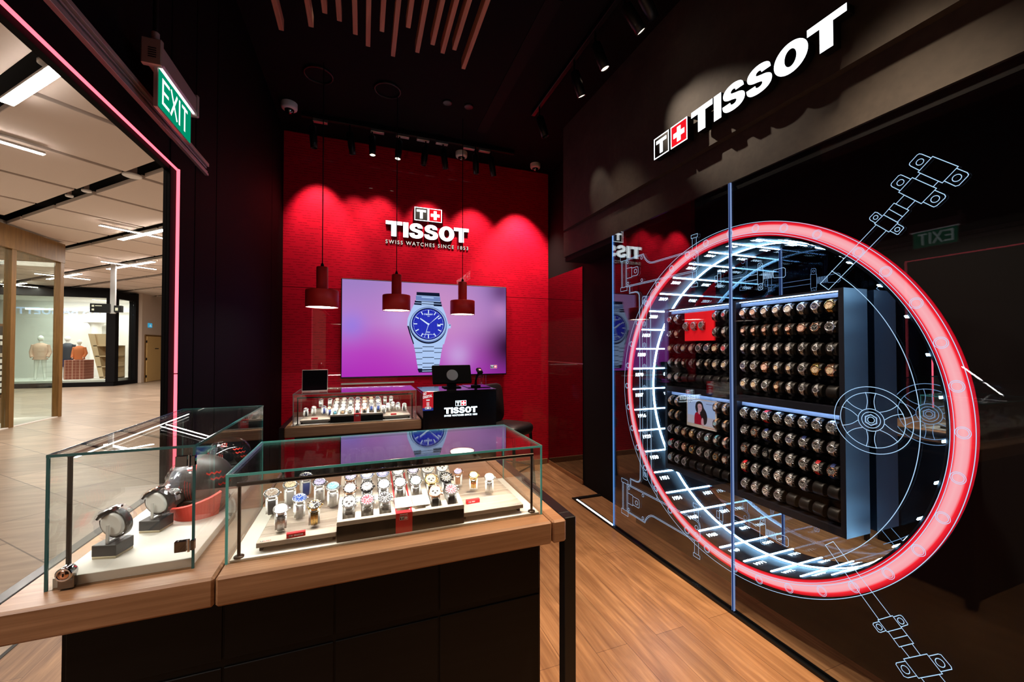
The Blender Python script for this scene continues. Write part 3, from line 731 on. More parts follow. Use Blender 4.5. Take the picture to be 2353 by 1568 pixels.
def q(x, y): return (cx + (x - 552) * 0.000759, cz + (690 - y) * 0.000767)
def poly(pl, m, d): f.prism([q(*p) for p in pl], fr, d, d, m)
# bracelet above and below
for (ya, yb, wa, wb) in ((212, 262, 172, 182), (266, 338, 182, 198), (342, 372, 198, 206), (376, 412, 206, 216)):
    poly([(545 - wa, yb + 4), (545 + wa + 6, yb + 8), (545 + wa, ya), (545 - wa, ya)], 's_dark' if yb < 300 or yb > 360 else 's_mid', 0.0004)
    poly([(545 - wa, yb - 2), (545 + wa + 6, yb + 4), (545 + wa + 6, yb + 12), (545 - wa, yb + 6)], 's_lite', 0.0006)
    poly([(448, yb + 16), (630, yb + 22), (630, yb + 38), (448, yb + 32)], 's_lite', 0.0008)
yb0 = 980
for k, (ya, yb) in enumerate(((985, 1045), (1050, 1110), (1116, 1205), (1211, 1292), (1298, 1352))):
    wa = 222 - k * 14; wb = wa - 12
    poly([(553 - wa, ya), (553 + wa, ya), (553 + wb, yb), (553 - wb, yb)], 's_lite', 0.0004)
    poly([(553 - wb, yb), (553 + wb, yb), (553 + wb, yb + 9), (553 - wb, yb + 9)], 's_dark', 0.0005)
    poly([(462, ya - 6), (640, ya - 6), (636, yb - 22), (464, yb - 22)], 's_lite', 0.0006)
    poly([(464, yb - 22), (636, yb - 22), (636, yb - 12), (464, yb - 12)], 's_dark', 0.0008)
poly([(390, 1356), (715, 1356), (690, 1412), (410, 1412)], 's_dark', 0.0004)
for y in (1352, 1385): poly([(460, y), (640, y), (640, y + 12), (460, y + 12)], 's_lite', 0.0008)
# case
poly([(332, 402), (765, 418), (812, 530), (850, 660), (858, 730), (835, 830), (790, 990), (326, 990), (270, 830), (238, 720), (246, 610), (280, 520)], 's_lite', 0.0010)
poly([(238, 720), (270, 830), (326, 990), (340, 985), (290, 830), (262, 720)], 's_dark', 0.0011)
poly([(850, 682), (888, 680), (896, 700), (892, 745), (850, 750)], 's_lite', 0.0010)
poly([(868, 690), (890, 690), (890, 702), (868, 702)], 's_dark', 0.0012)
def qe(cx_, cy_, rx, ry, m, d, n=48): poly([(cx_ + rx * math.cos(2 * PI * i / n), cy_ + ry * math.sin(2 * PI * i / n)) for i in range(n)], m, d)
qe(552, 705, 280, 278, 's_dark', 0.0012); qe(556, 692, 276, 268, 's_mid', 0.0013); qe(552, 690, 262, 252, 's_lite', 0.0014)
qe(552, 685, 248, 240, 's_dark', 0.0015); qe(552, 688, 240, 228, 's_blue', 0.0016)
for gx in range(-9, 10):
    for gz in range(-9, 10):
        x_, y_ = gx * 22, gz * 20
        if (x_ / 205.0) ** 2 + (y_ / 196.0) ** 2 < 1: poly([(552 + x_, 688 + y_), (561 + x_, 688 + y_), (561 + x_, 695 + y_), (552 + x_, 695 + y_)], 's_blue2', 0.0018)
for k in range(60):
    a = k * PI / 30; ca, sa = math.sin(a), -math.cos(a)
    l0, l1, wd = (0.72, 0.97, 7) if k % 5 == 0 else (0.93, 0.98, 3)
    px, py = -sa, ca
    A_ = [(552 + 232 * ca * l0 + px * wd, 688 + 222 * sa * l0 + py * wd), (552 + 232 * ca * l1 + px * wd, 688 + 222 * sa * l1 + py * wd), (552 + 232 * ca * l1 - px * wd, 688 + 222 * sa * l1 - py * wd), (552 + 232 * ca * l0 - px * wd, 688 + 222 * sa * l0 - py * wd)]
    poly(A_, 's_white', 0.0020)
poly([(545, 700), (556, 680), (432, 600), (424, 612)], 's_white', 0.0024); poly([(548, 700), (560, 690), (718, 562), (705, 552)], 's_white', 0.0024)
poly([(548, 690), (490, 890), (494, 892), (556, 692)], 's_white', 0.0026)
poly([(685, 678), (735, 678), (735, 720), (685, 720)], 's_white', 0.0022); poly([(690, 678), (730, 678), (730, 690), (690, 690)], 's_dark', 0.0023)
qe(552, 688, 14, 14, 's_white', 0.0028)
word_fr = ((cx - 0.052, -0.0579, cz + 0.105), (1, 0, 0), (0, 0, 1), (0, -1, 0))
word(f, word_fr, 0.017, 0, 0, 's_white', 's_white')
text(f, '1853', ((cx, -0.058, cz + 0.088), (1, 0, 0), (0, 0, 1), (0, -1, 0)), 0, 0, 0.010, 's_white', 0, centre=True, bold=0.02)
text(f, 'PRX', ((cx, -0.058, cz - 0.100), (1, 0, 0), (0, 0, 1), (0, -1, 0)), 0, 0, 0.016, 's_white', 0, centre=True, bold=0.02)
text(f, 'POWERMATIC 80', ((cx, -0.058, cz - 0.122), (1, 0, 0), (0, 0, 1), (0, -1, 0)), 0, 0, 0.010, 's_white', 0, width=0.13, centre=True, bold=0.02)
M['s_ltr'] = emis('screen_logo_white', (0.9, 0.92, 1.0), 1.0); M['s_red'] = emis('screen_logo_red', (0.75, 0.01, 0.06), 1.0)
lf = ((0.735, -0.0560, -0.455), (1, 0, 0), (0, 0, 1), (0, -1, 0))
logo_t(f, lf, 0, 0, 0.040, 0.0, 0.0003, 's_ltr', 'logo_blk'); logo_x(f, lf, 0.043, 0, 0.040, 0.0, 0.0003, 's_ltr', 's_red')
f.build('display', tv)
# white cable channel below the screen
tag(MB().bbox((-0.22, 4.675, 1.095), (0.55, 4.709, 1.112), 'wht', 0.002).build('cable_duct'), 'thin white cable duct on the red wall below the screen', 'cable duct')

# ------------------------------------------------------------------ pendants
def pendant(x, y, z, lab):
    e = empty('pendant_lamp', (x, y, z), lab, 'pendant lamp', 'red pendant lamps over the back counter')
    r = 0.12
    sh = MB().lathe([(r * 0.97, 0.004), (r, 0.0), (r, 0.132), (r * 0.97, 0.138), (0.046, 0.142)], 'redlamp', 40).lathe([(r * 0.97, 0.004), (r * 0.965, 0.125), (0.04, 0.13)], 'wht', 40).build('shade', e)
    MB().lathe([(0.043, 0.140), (0.043, 0.318), (0.038, 0.322), (0.001, 0.322)], 'redlamp', 32).build('neck', e)
    MB().lathe([(0.011, 0.320), (0.013, 0.335), (0.008, 0.350), (0.003, 0.356)], 'black', 16).build('cable_grip', e)
    MB().tube([(0, 0, 0.35), (0, 0, ZC - z)], 0.0035, 'black', 8).build('cable', e)
    MB().lathe([(r * 0.93, 0.010), (0.001, 0.010)], 'bulb', 32).build('bulb', sh)
    if 0: light('pendant_glow', 'POINT', (x, y, z - 0.03), (x, y, 0), 3.0, (1, 0.80, 0.62), 0.06)
pendant(-0.305, 3.47, 1.813, 'red pendant lamp hanging lowest, closest to the entrance wall')
pendant(0.276, 3.685, 1.826, 'red pendant lamp in the middle, in front of the big screen')
pendant(0.916, 3.855, 1.822, 'red pendant lamp in front of the screen beside the blue dial picture')
# ================================================================== etched show glass
GX = 1.965
pa = empty('etched_glass_pane', (GX, 2.29, 0.0), 'far etched glass pane of the sign wall, bracket drawing glowing on it', 'glass pane')
MB().box((0.001, 1.7078 - 2.29, 0.006), (0.011, 2.853 - 2.29, 2.444), 'pane').build('pane', pa)
MB().box((-0.0005, 2.849 - 2.29, 0.012), (0.0115, 2.853 - 2.29, 2.444), 'etchedge').build('glowing_edge', pa)
pb = empty('etched_glass_pane', (GX, 0.6, 0.0), 'near etched glass pane of the sign wall, spoked wheel drawing glowing on it', 'glass pane')
MB().box((0.001, -1.2, 0.006), (0.011, 1.694 - 0.6, 2.444), 'pane2').build('pane', pb)
M['seamblue'] = emis('glass_seam_glow', (0.02, 0.05, 0.20), 0.6); M['seamlite'] = emis('glass_seam_line', (0.35, 0.50, 0.90), 0.6)
js = MB().box((-0.0003, 1.6945 - 0.6, 0.012), (0.0115, 1.6965 - 0.6, 2.444), 'seamlite').box((0.0005, 1.6965 - 0.6, 0.012), (0.0110, 1.7060 - 0.6, 2.444), 'seamblue').box((-0.0003, 1.7060 - 0.6, 0.012), (0.0115, 1.7075 - 0.6, 2.444), 'seamlite')
js.build('glowing_edge', pb)
FR = ((0, 0, 0), (0, 1, 0), (0, 0, 1), (-1, 0, 0))
ART_NEAR = [
 [(0.829,2.205),(0.762,2.139),(0.804,2.097),(0.871,2.164),(0.829,2.205)],
 [(0.835,2.203),(0.86,2.228),(0.867,2.232),(0.873,2.23),(0.895,2.209),(0.896,2.203),(0.892,2.196),(0.867,2.169)],
 [(0.765,2.133),(0.74,2.108),(0.737,2.1),(0.739,2.095),(0.761,2.072),(0.77,2.072),(0.775,2.077),(0.798,2.101)],
 [(0.865,2.156),(0.879,2.142)], [(0.814,2.107),(0.829,2.092)],
 [(0.888,2.15),(0.82,2.083),(0.863,2.041),(0.93,2.109),(0.888,2.15)],
 [(0.893,2.146),(0.918,2.171),(0.923,2.175),(0.93,2.174),(0.952,2.153),(0.954,2.146),(0.95,2.138),(0.926,2.114)],
 [(0.825,2.078),(0.799,2.053),(0.796,2.045),(0.798,2.039),(0.82,2.019),(0.828,2.017),(0.833,2.021),(0.857,2.045)],
 [(0.913,2.091),(0.938,2.067)], [(0.881,2.058),(0.906,2.034)],
 [(0.945,2.071),(0.9,2.028),(0.936,1.992),(0.979,2.035),(0.945,2.071)], [(0.962,2.053),(0.92,2.01)],
 [(0.979,2.035),(0.933,1.99),(0.963,1.961),(1.01,2.008),(0.979,2.035)],
 [(0.986,2.034),(1.0,2.051),(1.008,2.055),(1.026,2.039),(1.027,2.033),(1.024,2.027),(1.007,2.01)],
 [(0.936,1.987),(0.919,1.97),(0.916,1.964),(0.933,1.944),(0.937,1.944),(0.959,1.964)],
 [(1.005,2.002),(1.221,1.792),(1.186,1.76),(0.971,1.969)],
 [(1.018,0.392),(0.97,0.439),(0.941,0.41),(0.988,0.364),(1.018,0.392)],
 [(0.965,0.438),(0.949,0.454),(0.943,0.457),(0.938,0.455),(0.923,0.438),(0.923,0.434),(0.943,0.413)],
 [(1.013,0.389),(1.034,0.369),(1.035,0.362),(1.017,0.345),(1.01,0.347),(0.992,0.366)],
 [(0.984,0.366),(0.95,0.331),(0.906,0.375),(0.941,0.41)], [(0.968,0.35),(0.925,0.392)],
 [(0.944,0.335),(0.918,0.312)], [(0.91,0.369),(0.887,0.345)],
 [(0.937,0.294),(0.868,0.362),(0.826,0.321),(0.893,0.254),(0.937,0.294)],
 [(0.861,0.36),(0.837,0.384),(0.829,0.387),(0.803,0.364),(0.801,0.356),(0.829,0.327)],
 [(0.931,0.29),(0.96,0.262),(0.961,0.255),(0.937,0.228),(0.925,0.231),(0.9,0.257)],
 [(0.885,0.261),(0.83,0.208)], [(0.835,0.312),(0.78,0.262)],
 [(0.975,0.433),(1.18,0.635),(1.213,0.604),(1.014,0.395)]]
CIRC_NEAR = [(0.865,2.2,0.011),(0.766,2.1,0.012),(0.924,2.145,0.011),(0.824,2.045,0.012),(1.006,2.033,0.008),(0.936,1.964,0.008),
 (0.944,0.435,0.010),(1.014,0.366,0.010),(0.832,0.356,0.013),(0.932,0.257,0.013)]
LW = 0.0024
near = MB(); far = MB()
for pl in ART_NEAR: near.line(pl, LW, FR, 0, 'etch')
for (y, z, r) in CIRC_NEAR: near.circ((y, z), r, LW, FR, 0, 'etch', 24)
CY, CZ = 1.71, 1.205
def arc_split(r, wd, y0=-9, y1=9, d=0.0001, a0=0.0, a1=2 * PI):
    """a circle about the ring's centre, shared out between the two panes"""
    n = 180
    for i in range(n):
        a = a0 + (a1 - a0) * i / n; b = a0 + (a1 - a0) * (i + 1) / n
        y = CY + r * math.cos((a + b) / 2)
        t = near if y < 1.700 else far
        t.circ((CY, CZ), r, wd, FR, d, 'etch', 1, a, b)
arc_split(0.980, LW, a0=R(-160), a1=R(62)) ; arc_split(0.980, LW, a0=R(62), a1=R(200))
arc_split(0.915, LW * 0.9); arc_split(0.926, LW * 0.9)
arc_split(0.834, LW, a0=R(130), a1=R(233))
BOLT = [(1.236,2.016),(1.061,1.911),(0.978,1.802),(0.882,1.668),(0.811,1.518),(0.77,1.363),(0.756,1.201),(0.772,1.039),(0.816,0.883),(0.885,0.733),(0.98,0.597),(1.1,0.475),(1.232,0.391),(1.382,0.317),(1.541,0.276),
        (1.69,0.263),(1.881,0.274),(2.041,0.316),(2.197,0.382),(2.339,0.482),(2.47,0.585),(2.56,0.72),(2.609,0.866),(2.645,1.028),(2.658,1.195),(2.65,1.357),(2.61,1.529),(2.545,1.703),(2.44,1.84),(2.31,1.96),(2.17,2.05),(2.02,2.10),(1.87,2.13),(1.70,2.145),(1.542,2.129),(1.389,2.091)]
for (y, z) in BOLT:
    a = math.atan2(z - CZ, y - CY)
    y, z = CY + 0.948 * math.cos(a), CZ + 0.948 * math.sin(a)
    t = near if y < 1.700 else far
    t.circ((y, z), 0.0205, 0.0018, FR, 0.0002, 'etch', 26); t.circ((y, z), 0.0155, 0.0016, FR, 0.0002, 'etch', 24)
# spoked wheel
wc = (1.032, 1.200)
for r in (0.1365, 0.112, 0.0455, 0.0325, 0.012): near.circ(wc, r, LW, FR, 0.0002, 'etch', 60)
for r in (0.0235, 0.0205): near.line([(wc[0] + r * math.cos(R(90 + 60 * k)), wc[1] + r * math.sin(R(90 + 60 * k))) for k in range(6)], 0.0016, FR, 0.0003, 'etch', closed=True)
for k in range(6):
    a = R(90 + 60 * k)
    for sgn in (-1, 1):
        pl = []
        for j in range(7):
            t_ = j / 6; rr = 0.0455 + (0.112 - 0.0455) * t_
            off = 0.016 - 0.010 * math.sin(PI * t_) * 0.55 + 0.002 * t_
            pl.append((wc[0] + rr * math.cos(a) - sgn * off * math.sin(a), wc[1] + rr * math.sin(a) + sgn * off * math.cos(a)))
        near.line(pl, LW * 0.9, FR, 0.0003, 'etch')
# threaded rods, plates and grips (upper pair and lower pair)
def rod(t, y, z, tilt):
    """plate with two ears, coil and grip pointing to smaller y"""
    t.line([(y + 0.016, z + 0.040), (y - 0.016, z + 0.037), (y - 0.016, z - 0.037), (y + 0.016, z - 0.040)], 0.0016, FR, 0.0003, 'etch', closed=True)
    for s_ in (-1, 1):
        t.line([(y + 0.013, z + s_ * 0.040), (y + 0.013, z + s_ * 0.066), (y + 0.009, z + s_ * 0.072), (y - 0.009, z + s_ * 0.070), (y - 0.013, z + s_ * 0.064), (y - 0.013, z + s_ * 0.040)], 0.0016, FR, 0.0003, 'etch')
        t.circ((y, z + s_ * 0.056), 0.006, 0.0016, FR, 0.0003, 'etch', 18)
    for k in range(12):
        yy = y - 0.018 - k * 0.0045
        t.line([(yy, z - 0.018), (yy - 0.003, z + 0.018)], 0.0014, FR, 0.0003, 'etch')
    t.line([(y - 0.074, z + 0.020), (y - 0.125, z + 0.024), (y - 0.134, z + 0.016), (y - 0.134, z - 0.018), (y - 0.126, z - 0.025), (y - 0.074, z - 0.020), (y - 0.070, z)], 0.0016, FR, 0.0003, 'etch', closed=True)
rod(near, 1.515, 1.875, 0); rod(near, 1.515, 0.540, 0)
for z in (1.875, 0.540):
    near.line([(1.53, z + 0.014), (1.690, z + 0.014)], 0.0014, FR, 0.0003, 'etch'); near.line([(1.53, z - 0.014), (1.690, z - 0.014)], 0.0014, FR, 0.0003, 'etch')
    far.line([(1.736, z + 0.014), (1.76, z + 0.014)], 0.0014, FR, 0.0003, 'etch')
def plate(t, y, z):
    t.line([(y + 0.012, z + 0.030), (y - 0.012, z + 0.030), (y - 0.012, z - 0.030), (y + 0.012, z - 0.030)], 0.0016, FR, 0.0003, 'etch', closed=True)
    for s_ in (-1, 1):
        t.line([(y + 0.010, z + s_ * 0.030), (y + 0.010, z + s_ * 0.052), (y - 0.010, z + s_ * 0.052), (y - 0.010, z + s_ * 0.030)], 0.0016, FR, 0.0003, 'etch')
        t.circ((y, z + s_ * 0.042), 0.0055, 0.0016, FR, 0.0003, 'etch', 16)
plate(far, 1.775, 1.905); plate(far, 1.775, 0.515)
for yy in (1.800,): 
    for z in (1.905, 0.515): far.line([(yy + 0.006, z + 0.02), (yy - 0.012, z + 0.02), (yy - 0.012, z - 0.02), (yy + 0.006, z - 0.02)], 0.0016, FR, 0.0003, 'etch', closed=True)
LOWB = [
 [(2.736,0.445),(2.652,0.445),(2.652,0.415),(2.736,0.415),(2.736,0.445)], [(2.724,0.415),(2.724,0.201)], [(2.711,0.415),(2.711,0.201)],
 [(2.667,0.415),(2.667,0.201)], [(2.655,0.415),(2.655,0.201)], [(2.737,0.201),(2.652,0.201),(2.652,0.164),(2.737,0.164),(2.737,0.201)],
 [(2.655,0.419),(1.963,0.419),(1.945,0.414),(1.934,0.403),(1.929,0.385),(1.929,0.313),(1.936,0.296),(1.952,0.284)],
 [(2.655,0.410),(1.966,0.410),(1.950,0.405),(1.940,0.395),(1.938,0.380),(1.938,0.313),(1.943,0.300),(1.952,0.291)],
 [(2.655,0.205),(2.456,0.205),(2.446,0.224),(2.430,0.248),(2.410,0.267),(2.385,0.281),(2.358,0.286),(1.974,0.286),(1.952,0.284)],
 [(2.655,0.197),(2.451,0.197),(2.440,0.220),(2.425,0.240),(2.405,0.260),(2.380,0.273),(2.358,0.278),(1.974,0.278)],
 [(2.656,0.350),(2.593,0.350),(2.593,0.271),(2.656,0.271)], [(2.590,0.344),(2.528,0.344),(2.518,0.339),(2.515,0.328),(2.515,0.291),(2.518,0.283),(2.528,0.279),(2.590,0.279)],
 [(2.624,0.419),(2.624,0.474),(2.549,0.474),(2.528,0.479),(2.513,0.490),(2.506,0.505),(2.504,0.575),(2.504,1.1995)],
 [(2.614,0.421),(2.614,0.468),(2.546,0.468),(2.522,0.474),(2.506,0.487),(2.498,0.505),(2.497,0.577),(2.497,1.1995)],
 [(2.470,1.1995),(2.470,0.530),(2.462,0.520),(2.430,0.518),(2.420,0.525),(2.420,1.1995)],
 [(2.382,1.1995),(2.381,0.530),(2.374,0.500),(2.358,0.484),(2.325,0.474),(2.318,0.465),(2.320,0.419)],
 [(2.374,1.1995),(2.373,0.535),(2.366,0.508),(2.350,0.492),(2.315,0.482)],
 [(1.978,0.275),(1.978,0.203)], [(1.945,0.280),(1.945,0.203)], [(1.987,0.203),(1.935,0.203),(1.935,0.182),(1.987,0.182),(1.987,0.203)],
 [(1.987,0.515),(1.936,0.515),(1.936,0.493),(1.987,0.493),(1.987,0.515)], [(1.978,0.493),(1.978,0.419)], [(1.945,0.493),(1.945,0.414)]]
LOWC = [(2.641,0.392,0.0105),(2.473,0.392,0.0105),(2.643,0.223,0.0105),(2.474,0.223,0.0105),(2.547,0.310,0.015),(1.961,0.369,0.0125),(1.961,0.325,0.0125)]
for pl in LOWB:
    far.line(pl, LW * 0.8, FR, 0.0004, 'etch'); far.line([(y, 2.399 - z) for y, z in pl], LW * 0.8, FR, 0.0004, 'etch')
for y, z, r in LOWC:
    for zz in (z, 2.399 - z): far.circ((y, zz), r, 0.0020, FR, 0.0004, 'etch', 22)
for zz in (0.555, 0.717, 0.875, 1.040, 1.199, 1.357, 1.517, 1.676, 1.840):
    far.circ((2.4475, zz), 0.0085, 0.0018, FR, 0.0004, 'etch', 16)
    far.line([(2.4475 + 0.019 * math.cos(R(30 + 60 * k)), zz + 0.019 * math.sin(R(30 + 60 * k))) for k in range(6)], 0.0018, FR, 0.0004, 'etch', closed=True)
shift(near, (0.0009, -0.6, 0)); shift(far, (0.0009, -2.29, 0))
near.build('etched_drawing', pb); far.build('etched_drawing', pa)

# ================================================================== red ring and mirrored drum
RX = 2.0
o = MB()
prof = []
for i in range(9):
    a = PI * i / 8
    prof.append((0.945 - 0.037 * math.cos(a), 0.012 * math.sin(a)))
T = Matrix.Rotation(R(-90), 4, 'Y')      # local z -> -x
o.lathe(prof, 'ring', 128, T)
ob = o.build('ring_light'); ob.location = (RX, CY + 0.005, CZ + 0.003)
tag(ob, 'huge glowing red ring light behind the etched glass', 'ring light')
dr = empty('mirror_drum', (1.985, CY, CZ), 'round mirrored drum with white light lines and year numbers behind the glass', 'display drum')
RB = 0.893; DEP = 0.19
o = MB().lathe([(0.905, -0.0), (RB + 0.004, 0.0), (RB + 0.004, -DEP), (0.905, -DEP)], 'drumwall', 128, T)
o.build('shell', dr)
MB().add([(DEP, (RB + 0.006) * math.cos(2 * PI * i / 96), (RB + 0.006) * math.sin(2 * PI * i / 96)) for i in range(96)], [tuple(range(96))], 'mirror').build('mirror', dr)
for k in range(35):
    a = R(-2.03 + k * 360 / 35)
    c_, s_ = math.cos(a), math.sin(a)
    t_, n_ = Vector((0, -s_, c_)), Vector((0, c_, s_))
    vs = []
    for xx in (-0.0065, DEP - 0.001):
        for (u_, v_) in ((-0.0045, RB), (0.0045, RB), (0.0045, RB - 0.004), (-0.0045, RB - 0.004)):
            vs.append(Vector((xx, 0, 0)) + t_ * u_ + n_ * v_)
    MB().add(vs, [(0, 1, 2, 3), (7, 6, 5, 4), (0, 4, 5, 1), (1, 5, 6, 2), (2, 6, 7, 3), (3, 7, 4, 0)], 'drumled').build('light_bar', dr)
o = MB().lathe([(RB, -(DEP - 0.007)), (RB - 0.004, -(DEP - 0.007)), (RB - 0.004, -(DEP - 0.001)), (RB, -(DEP - 0.001)), (RB, -(DEP - 0.007))], 'drumled', 128, T)
o.build('light_hoop', dr)
YEARS = {4: 2020, 3: 1853, 2: 1858, 1: 1878, 0: 1887, 34: 1916, 33: 1929, 32: 1930, 31: 1951, 30: 1954, 29: 1965, 28: 1968, 27: 1969, 26: 1971, 25: 1972, 24: 1973, 5: 2019, 6: 2018, 7: 2016, 8: 2014,
         23: 1978, 22: 1980, 21: 1983, 20: 1985, 19: 1988, 18: 1991, 17: 1994, 16: 1999, 15: 2000, 14: 2003, 13: 2006, 12: 2007, 11: 2010, 10: 2012, 9: 2013}
o = MB()
for k, yv in YEARS.items():
    a = R(-2.03 + k * 360 / 35 - 3.1)
    c_, s_ = math.cos(a), math.sin(a)
    t_, n_ = Vector((0, -s_, c_)), Vector((0, c_, s_))
    fr = (Vector((0.018, 0, 0)) + n_ * (RB - 0.001) - t_ * 0.0135, Vector((1, 0, 0)), t_, -n_)
    text(o, str(yv), fr, 0, 0, 0.027, 'drumtxt', 0.0, width=0.072, bold=0.03)
o.build('year_numbers', dr)

# ================================================================== watches
LY, LZ = 0.0285, 0.0355
def loop_size(det):
    global LY, LZ
    LY, LZ = (0.0285, 0.0355) if det else (0.0335, 0.0285)
def LP(a, off=0.0, sc=1.0):
    """point of the wrist loop: head at the top (angle 0)"""
    y = LY * math.sin(a); z = LZ * (math.cos(a) - 1)
    ny, nz = math.sin(a) / LY, math.cos(a) / LZ; l = math.hypot(ny, nz)
    return (y + ny / l * off) * sc, (z + nz / l * off) * sc
def band(mb, a0, a1, n, w0, w1, t, m, off=-0.0015, sc=1.0, x0=0.0):
    vs = []
    for i in range(n + 1):
        a = a0 + (a1 - a0) * i / n; w_ = (w0 + (w1 - w0) * i / n) / 2 * sc
        (yo, zo), (yi, zi) = LP(a, off + t / 2, sc), LP(a, off - t / 2, sc)
        vs += [(x0 - w_, yo, zo), (x0 + w_, yo, zo), (x0 + w_, yi, zi), (x0 - w_, yi, zi)]
    fs = []
    for i in range(n):
        for j in range(4): fs.append((i * 4 + j, i * 4 + (j + 1) % 4, i * 4 + 4 + (j + 1) % 4, i * 4 + 4 + j))
    fs += [(3, 2, 1, 0), (n * 4, n * 4 + 1, n * 4 + 2, n * 4 + 3)]
    mb.add(vs, fs, m, False)
_wm = {}
def part_mesh(kind, r, a, b=None, det=1):
    k = (kind, r, a, b, det)
    if k in _wm: return _wm[k]
    mb = MB(); sc = r / 0.0205; loop_size(det)
    if kind == 'case':
        mb.lathe([(r * 0.80, -0.0085 * sc), (r * 0.97, -0.006 * sc), (r, -0.002 * sc), (r * 0.98, 0.0005 * sc), (r * 0.93, 0.0008 * sc)], a, 32 if det else 20)
        for sx_ in (-1, 1):
            for sy_ in (-1, 1):
                TT = Matrix.Translation((sx_ * 0.0108 * sc, sy_ * 0.0185 * sc, -0.0042 * sc)) @ Matrix.Rotation(-sy_ * R(22), 4, 'X')
                mb.bbox((-0.0022 * sc, -0.0058 * sc, -0.0025 * sc), (0.0022 * sc, 0.0058 * sc, 0.0025 * sc), a, 0.0006 * sc, TT)
    elif kind == 'bezel':
        mb.lathe([(r * 0.99, 0.0), (r * 0.97, 0.0022 * sc), (r * 0.80, 0.0030 * sc), (r * 0.78, 0.0008 * sc)], a, 36)
        if b:
            mb.lathe([(r * 0.955, 0.00255 * sc), (r * 0.825, 0.0031 * sc)], b, 36)
            fr = ((0, 0, 0.0033 * sc), (1, 0, 0), (0, 1, 0), (0, 0, 1))
            for j in range(12):
                a_ = j * PI / 6; 
                mb.line([(r * 0.845 * math.sin(a_), r * 0.845 * math.cos(a_)), (r * 0.93 * math.sin(a_), r * 0.93 * math.cos(a_))], r * 0.05, fr, 0, 'index')
    elif kind == 'dial':
        fr = ((0, 0, 0.0009 * sc), (1, 0, 0), (0, 1, 0), (0, 0, 1))
        rd = r * (0.80 if det else 0.84)
        mb.disc((0, 0), rd, fr, 0, 'dial_' + a, 28)
        ix = 'indexk' if a in 'wpsyve' else 'index'
        for j in range(12):
            a_ = j * PI / 6; l0 = 0.72 if j % 3 else 0.66
            mb.line([(rd * l0 * math.sin(a_), rd * l0 * math.cos(a_)), (rd * 0.90 * math.sin(a_), rd * 0.90 * math.cos(a_))], rd * (0.09 if det else 0.11), fr, 0.0002, ix)
        if b == 'chrono':
            for (u_, v_) in ((-0.42, 0), (0.42, 0), (0, -0.42)):
                mb.disc((u_ * rd, v_ * rd), rd * 0.24, fr, 0.0003, 'dial_k' if a in 'wsyep' else ('sub_dark' if a == 'k' else 'dial_' + a), 18)
                mb.circ((u_ * rd, v_ * rd), rd * 0.24, rd * 0.025, fr, 0.0004, 'index', 18)
    elif kind == 'hands':
        fr = ((0, 0, 0.0009 * sc), (1, 0, 0), (0, 1, 0), (0, 0, 1)); rd = r * 0.8
        mm = 'indexk' if a in 'wpsyve' else 'index'
        for (ang, l, w_) in ((-56, 0.50, 0.085), (50, 0.78, 0.07)):
            mb.line([(0, 0), (l * rd * math.sin(R(ang)), l * rd * math.cos(R(ang)))], w_ * rd, fr, 0.0006, mm)
        mb.line([(0.15 * rd, 0.25 * rd), (-0.35 * rd, -0.7 * rd)] if det else [(0, 0), (0, -0.6 * rd)], 0.03 * rd, fr, 0.0008, mm)
        mb.disc((0, 0), 0.07 * rd, fr, 0.0009, mm, 10)
    elif kind == 'crown':
        TT = Matrix.Translation((r * 0.97, 0, -0.003 * sc)) @ Matrix.Rotation(R(90), 4, 'Y')
        mb.lathe([(0.0014 * sc, 0), (0.0031 * sc, 0.0012 * sc), (0.0031 * sc, 0.0045 * sc), (0.001 * sc, 0.0048 * sc)], a, 12, TT)
        if b == 'chrono':
            for s_ in (-1, 1):
                TT = Matrix.Translation((r * 0.86, s_ * r * 0.5, -0.003 * sc)) @ Matrix.Rotation(s_ * R(30), 4, 'Z') @ Matrix.Rotation(R(90), 4, 'Y')
                mb.lathe([(0.0016 * sc, 0), (0.0016 * sc, 0.003 * sc), (0.0024 * sc, 0.003 * sc), (0.0024 * sc, 0.0052 * sc)], a, 10, TT)
    elif kind == 'strap':
        steps = 17 if det else 12
        ws_ = min(1.0, sc * 0.98); ls = sc if det else 1.0
        A0 = math.asin(min(0.93, r * 1.0 / (LY * ls)))
        if b == 'link':
            for sg in (1, -1):
                A1 = R(178)
                for i in range(steps):
                    a0 = A0 + (A1 - A0) * i / steps; a1 = A0 + (A1 - A0) * (i + 0.86) / steps
                    w_ = (0.0205 - 0.004 * i / steps) * (1 if det else ws_)
                    for xx, ww in ((-w_ * 0.345, w_ * 0.30), (w_ * 0.345, w_ * 0.30)):
                        band(mb, sg * a0, sg * a1, 1, ww, ww, 0.003, a, sc=ls, x0=xx * ls)
                    d_ = (A1 - A0) / steps * 0.45
                    band(mb, sg * (a0 + d_), sg * (a1 + d_), 1, w_ * 0.34, w_ * 0.34, 0.0034, a if a != 'steel' else 'steel2', sc=ls)
        else:
            for sg in (1, -1): band(mb, sg * A0, sg * R(178), 14, 0.0200 * (1 if det else ws_), 0.0165 * (1 if det else ws_), 0.0032, a, sc=ls)
    elif kind == 'collar':
        band(mb, R(-152), R(152), 26, 0.0300, 0.0300, 0.0075, a, off=-0.0070, sc=sc)
    elif kind == 'cushion':
        vs = []; n = 20
        mb_ = []
        prof = [(-0.0225, 0.86), (-0.020, 0.97), (-0.016, 1.0), (0.016, 1.0), (0.020, 0.97), (0.0225, 0.86)]
        for (x_, k_) in prof:
            for i in range(n):
                an = 2 * PI * i / n
                y_, z_ = LP(an, -0.0035 - (1 - k_) * 0.02)
                vs.append((x_, y_, z_))
        fs = [(j * n + i, j * n + (i + 1) % n, (j + 1) * n + (i + 1) % n, (j + 1) * n + i) for j in range(5) for i in range(n)]
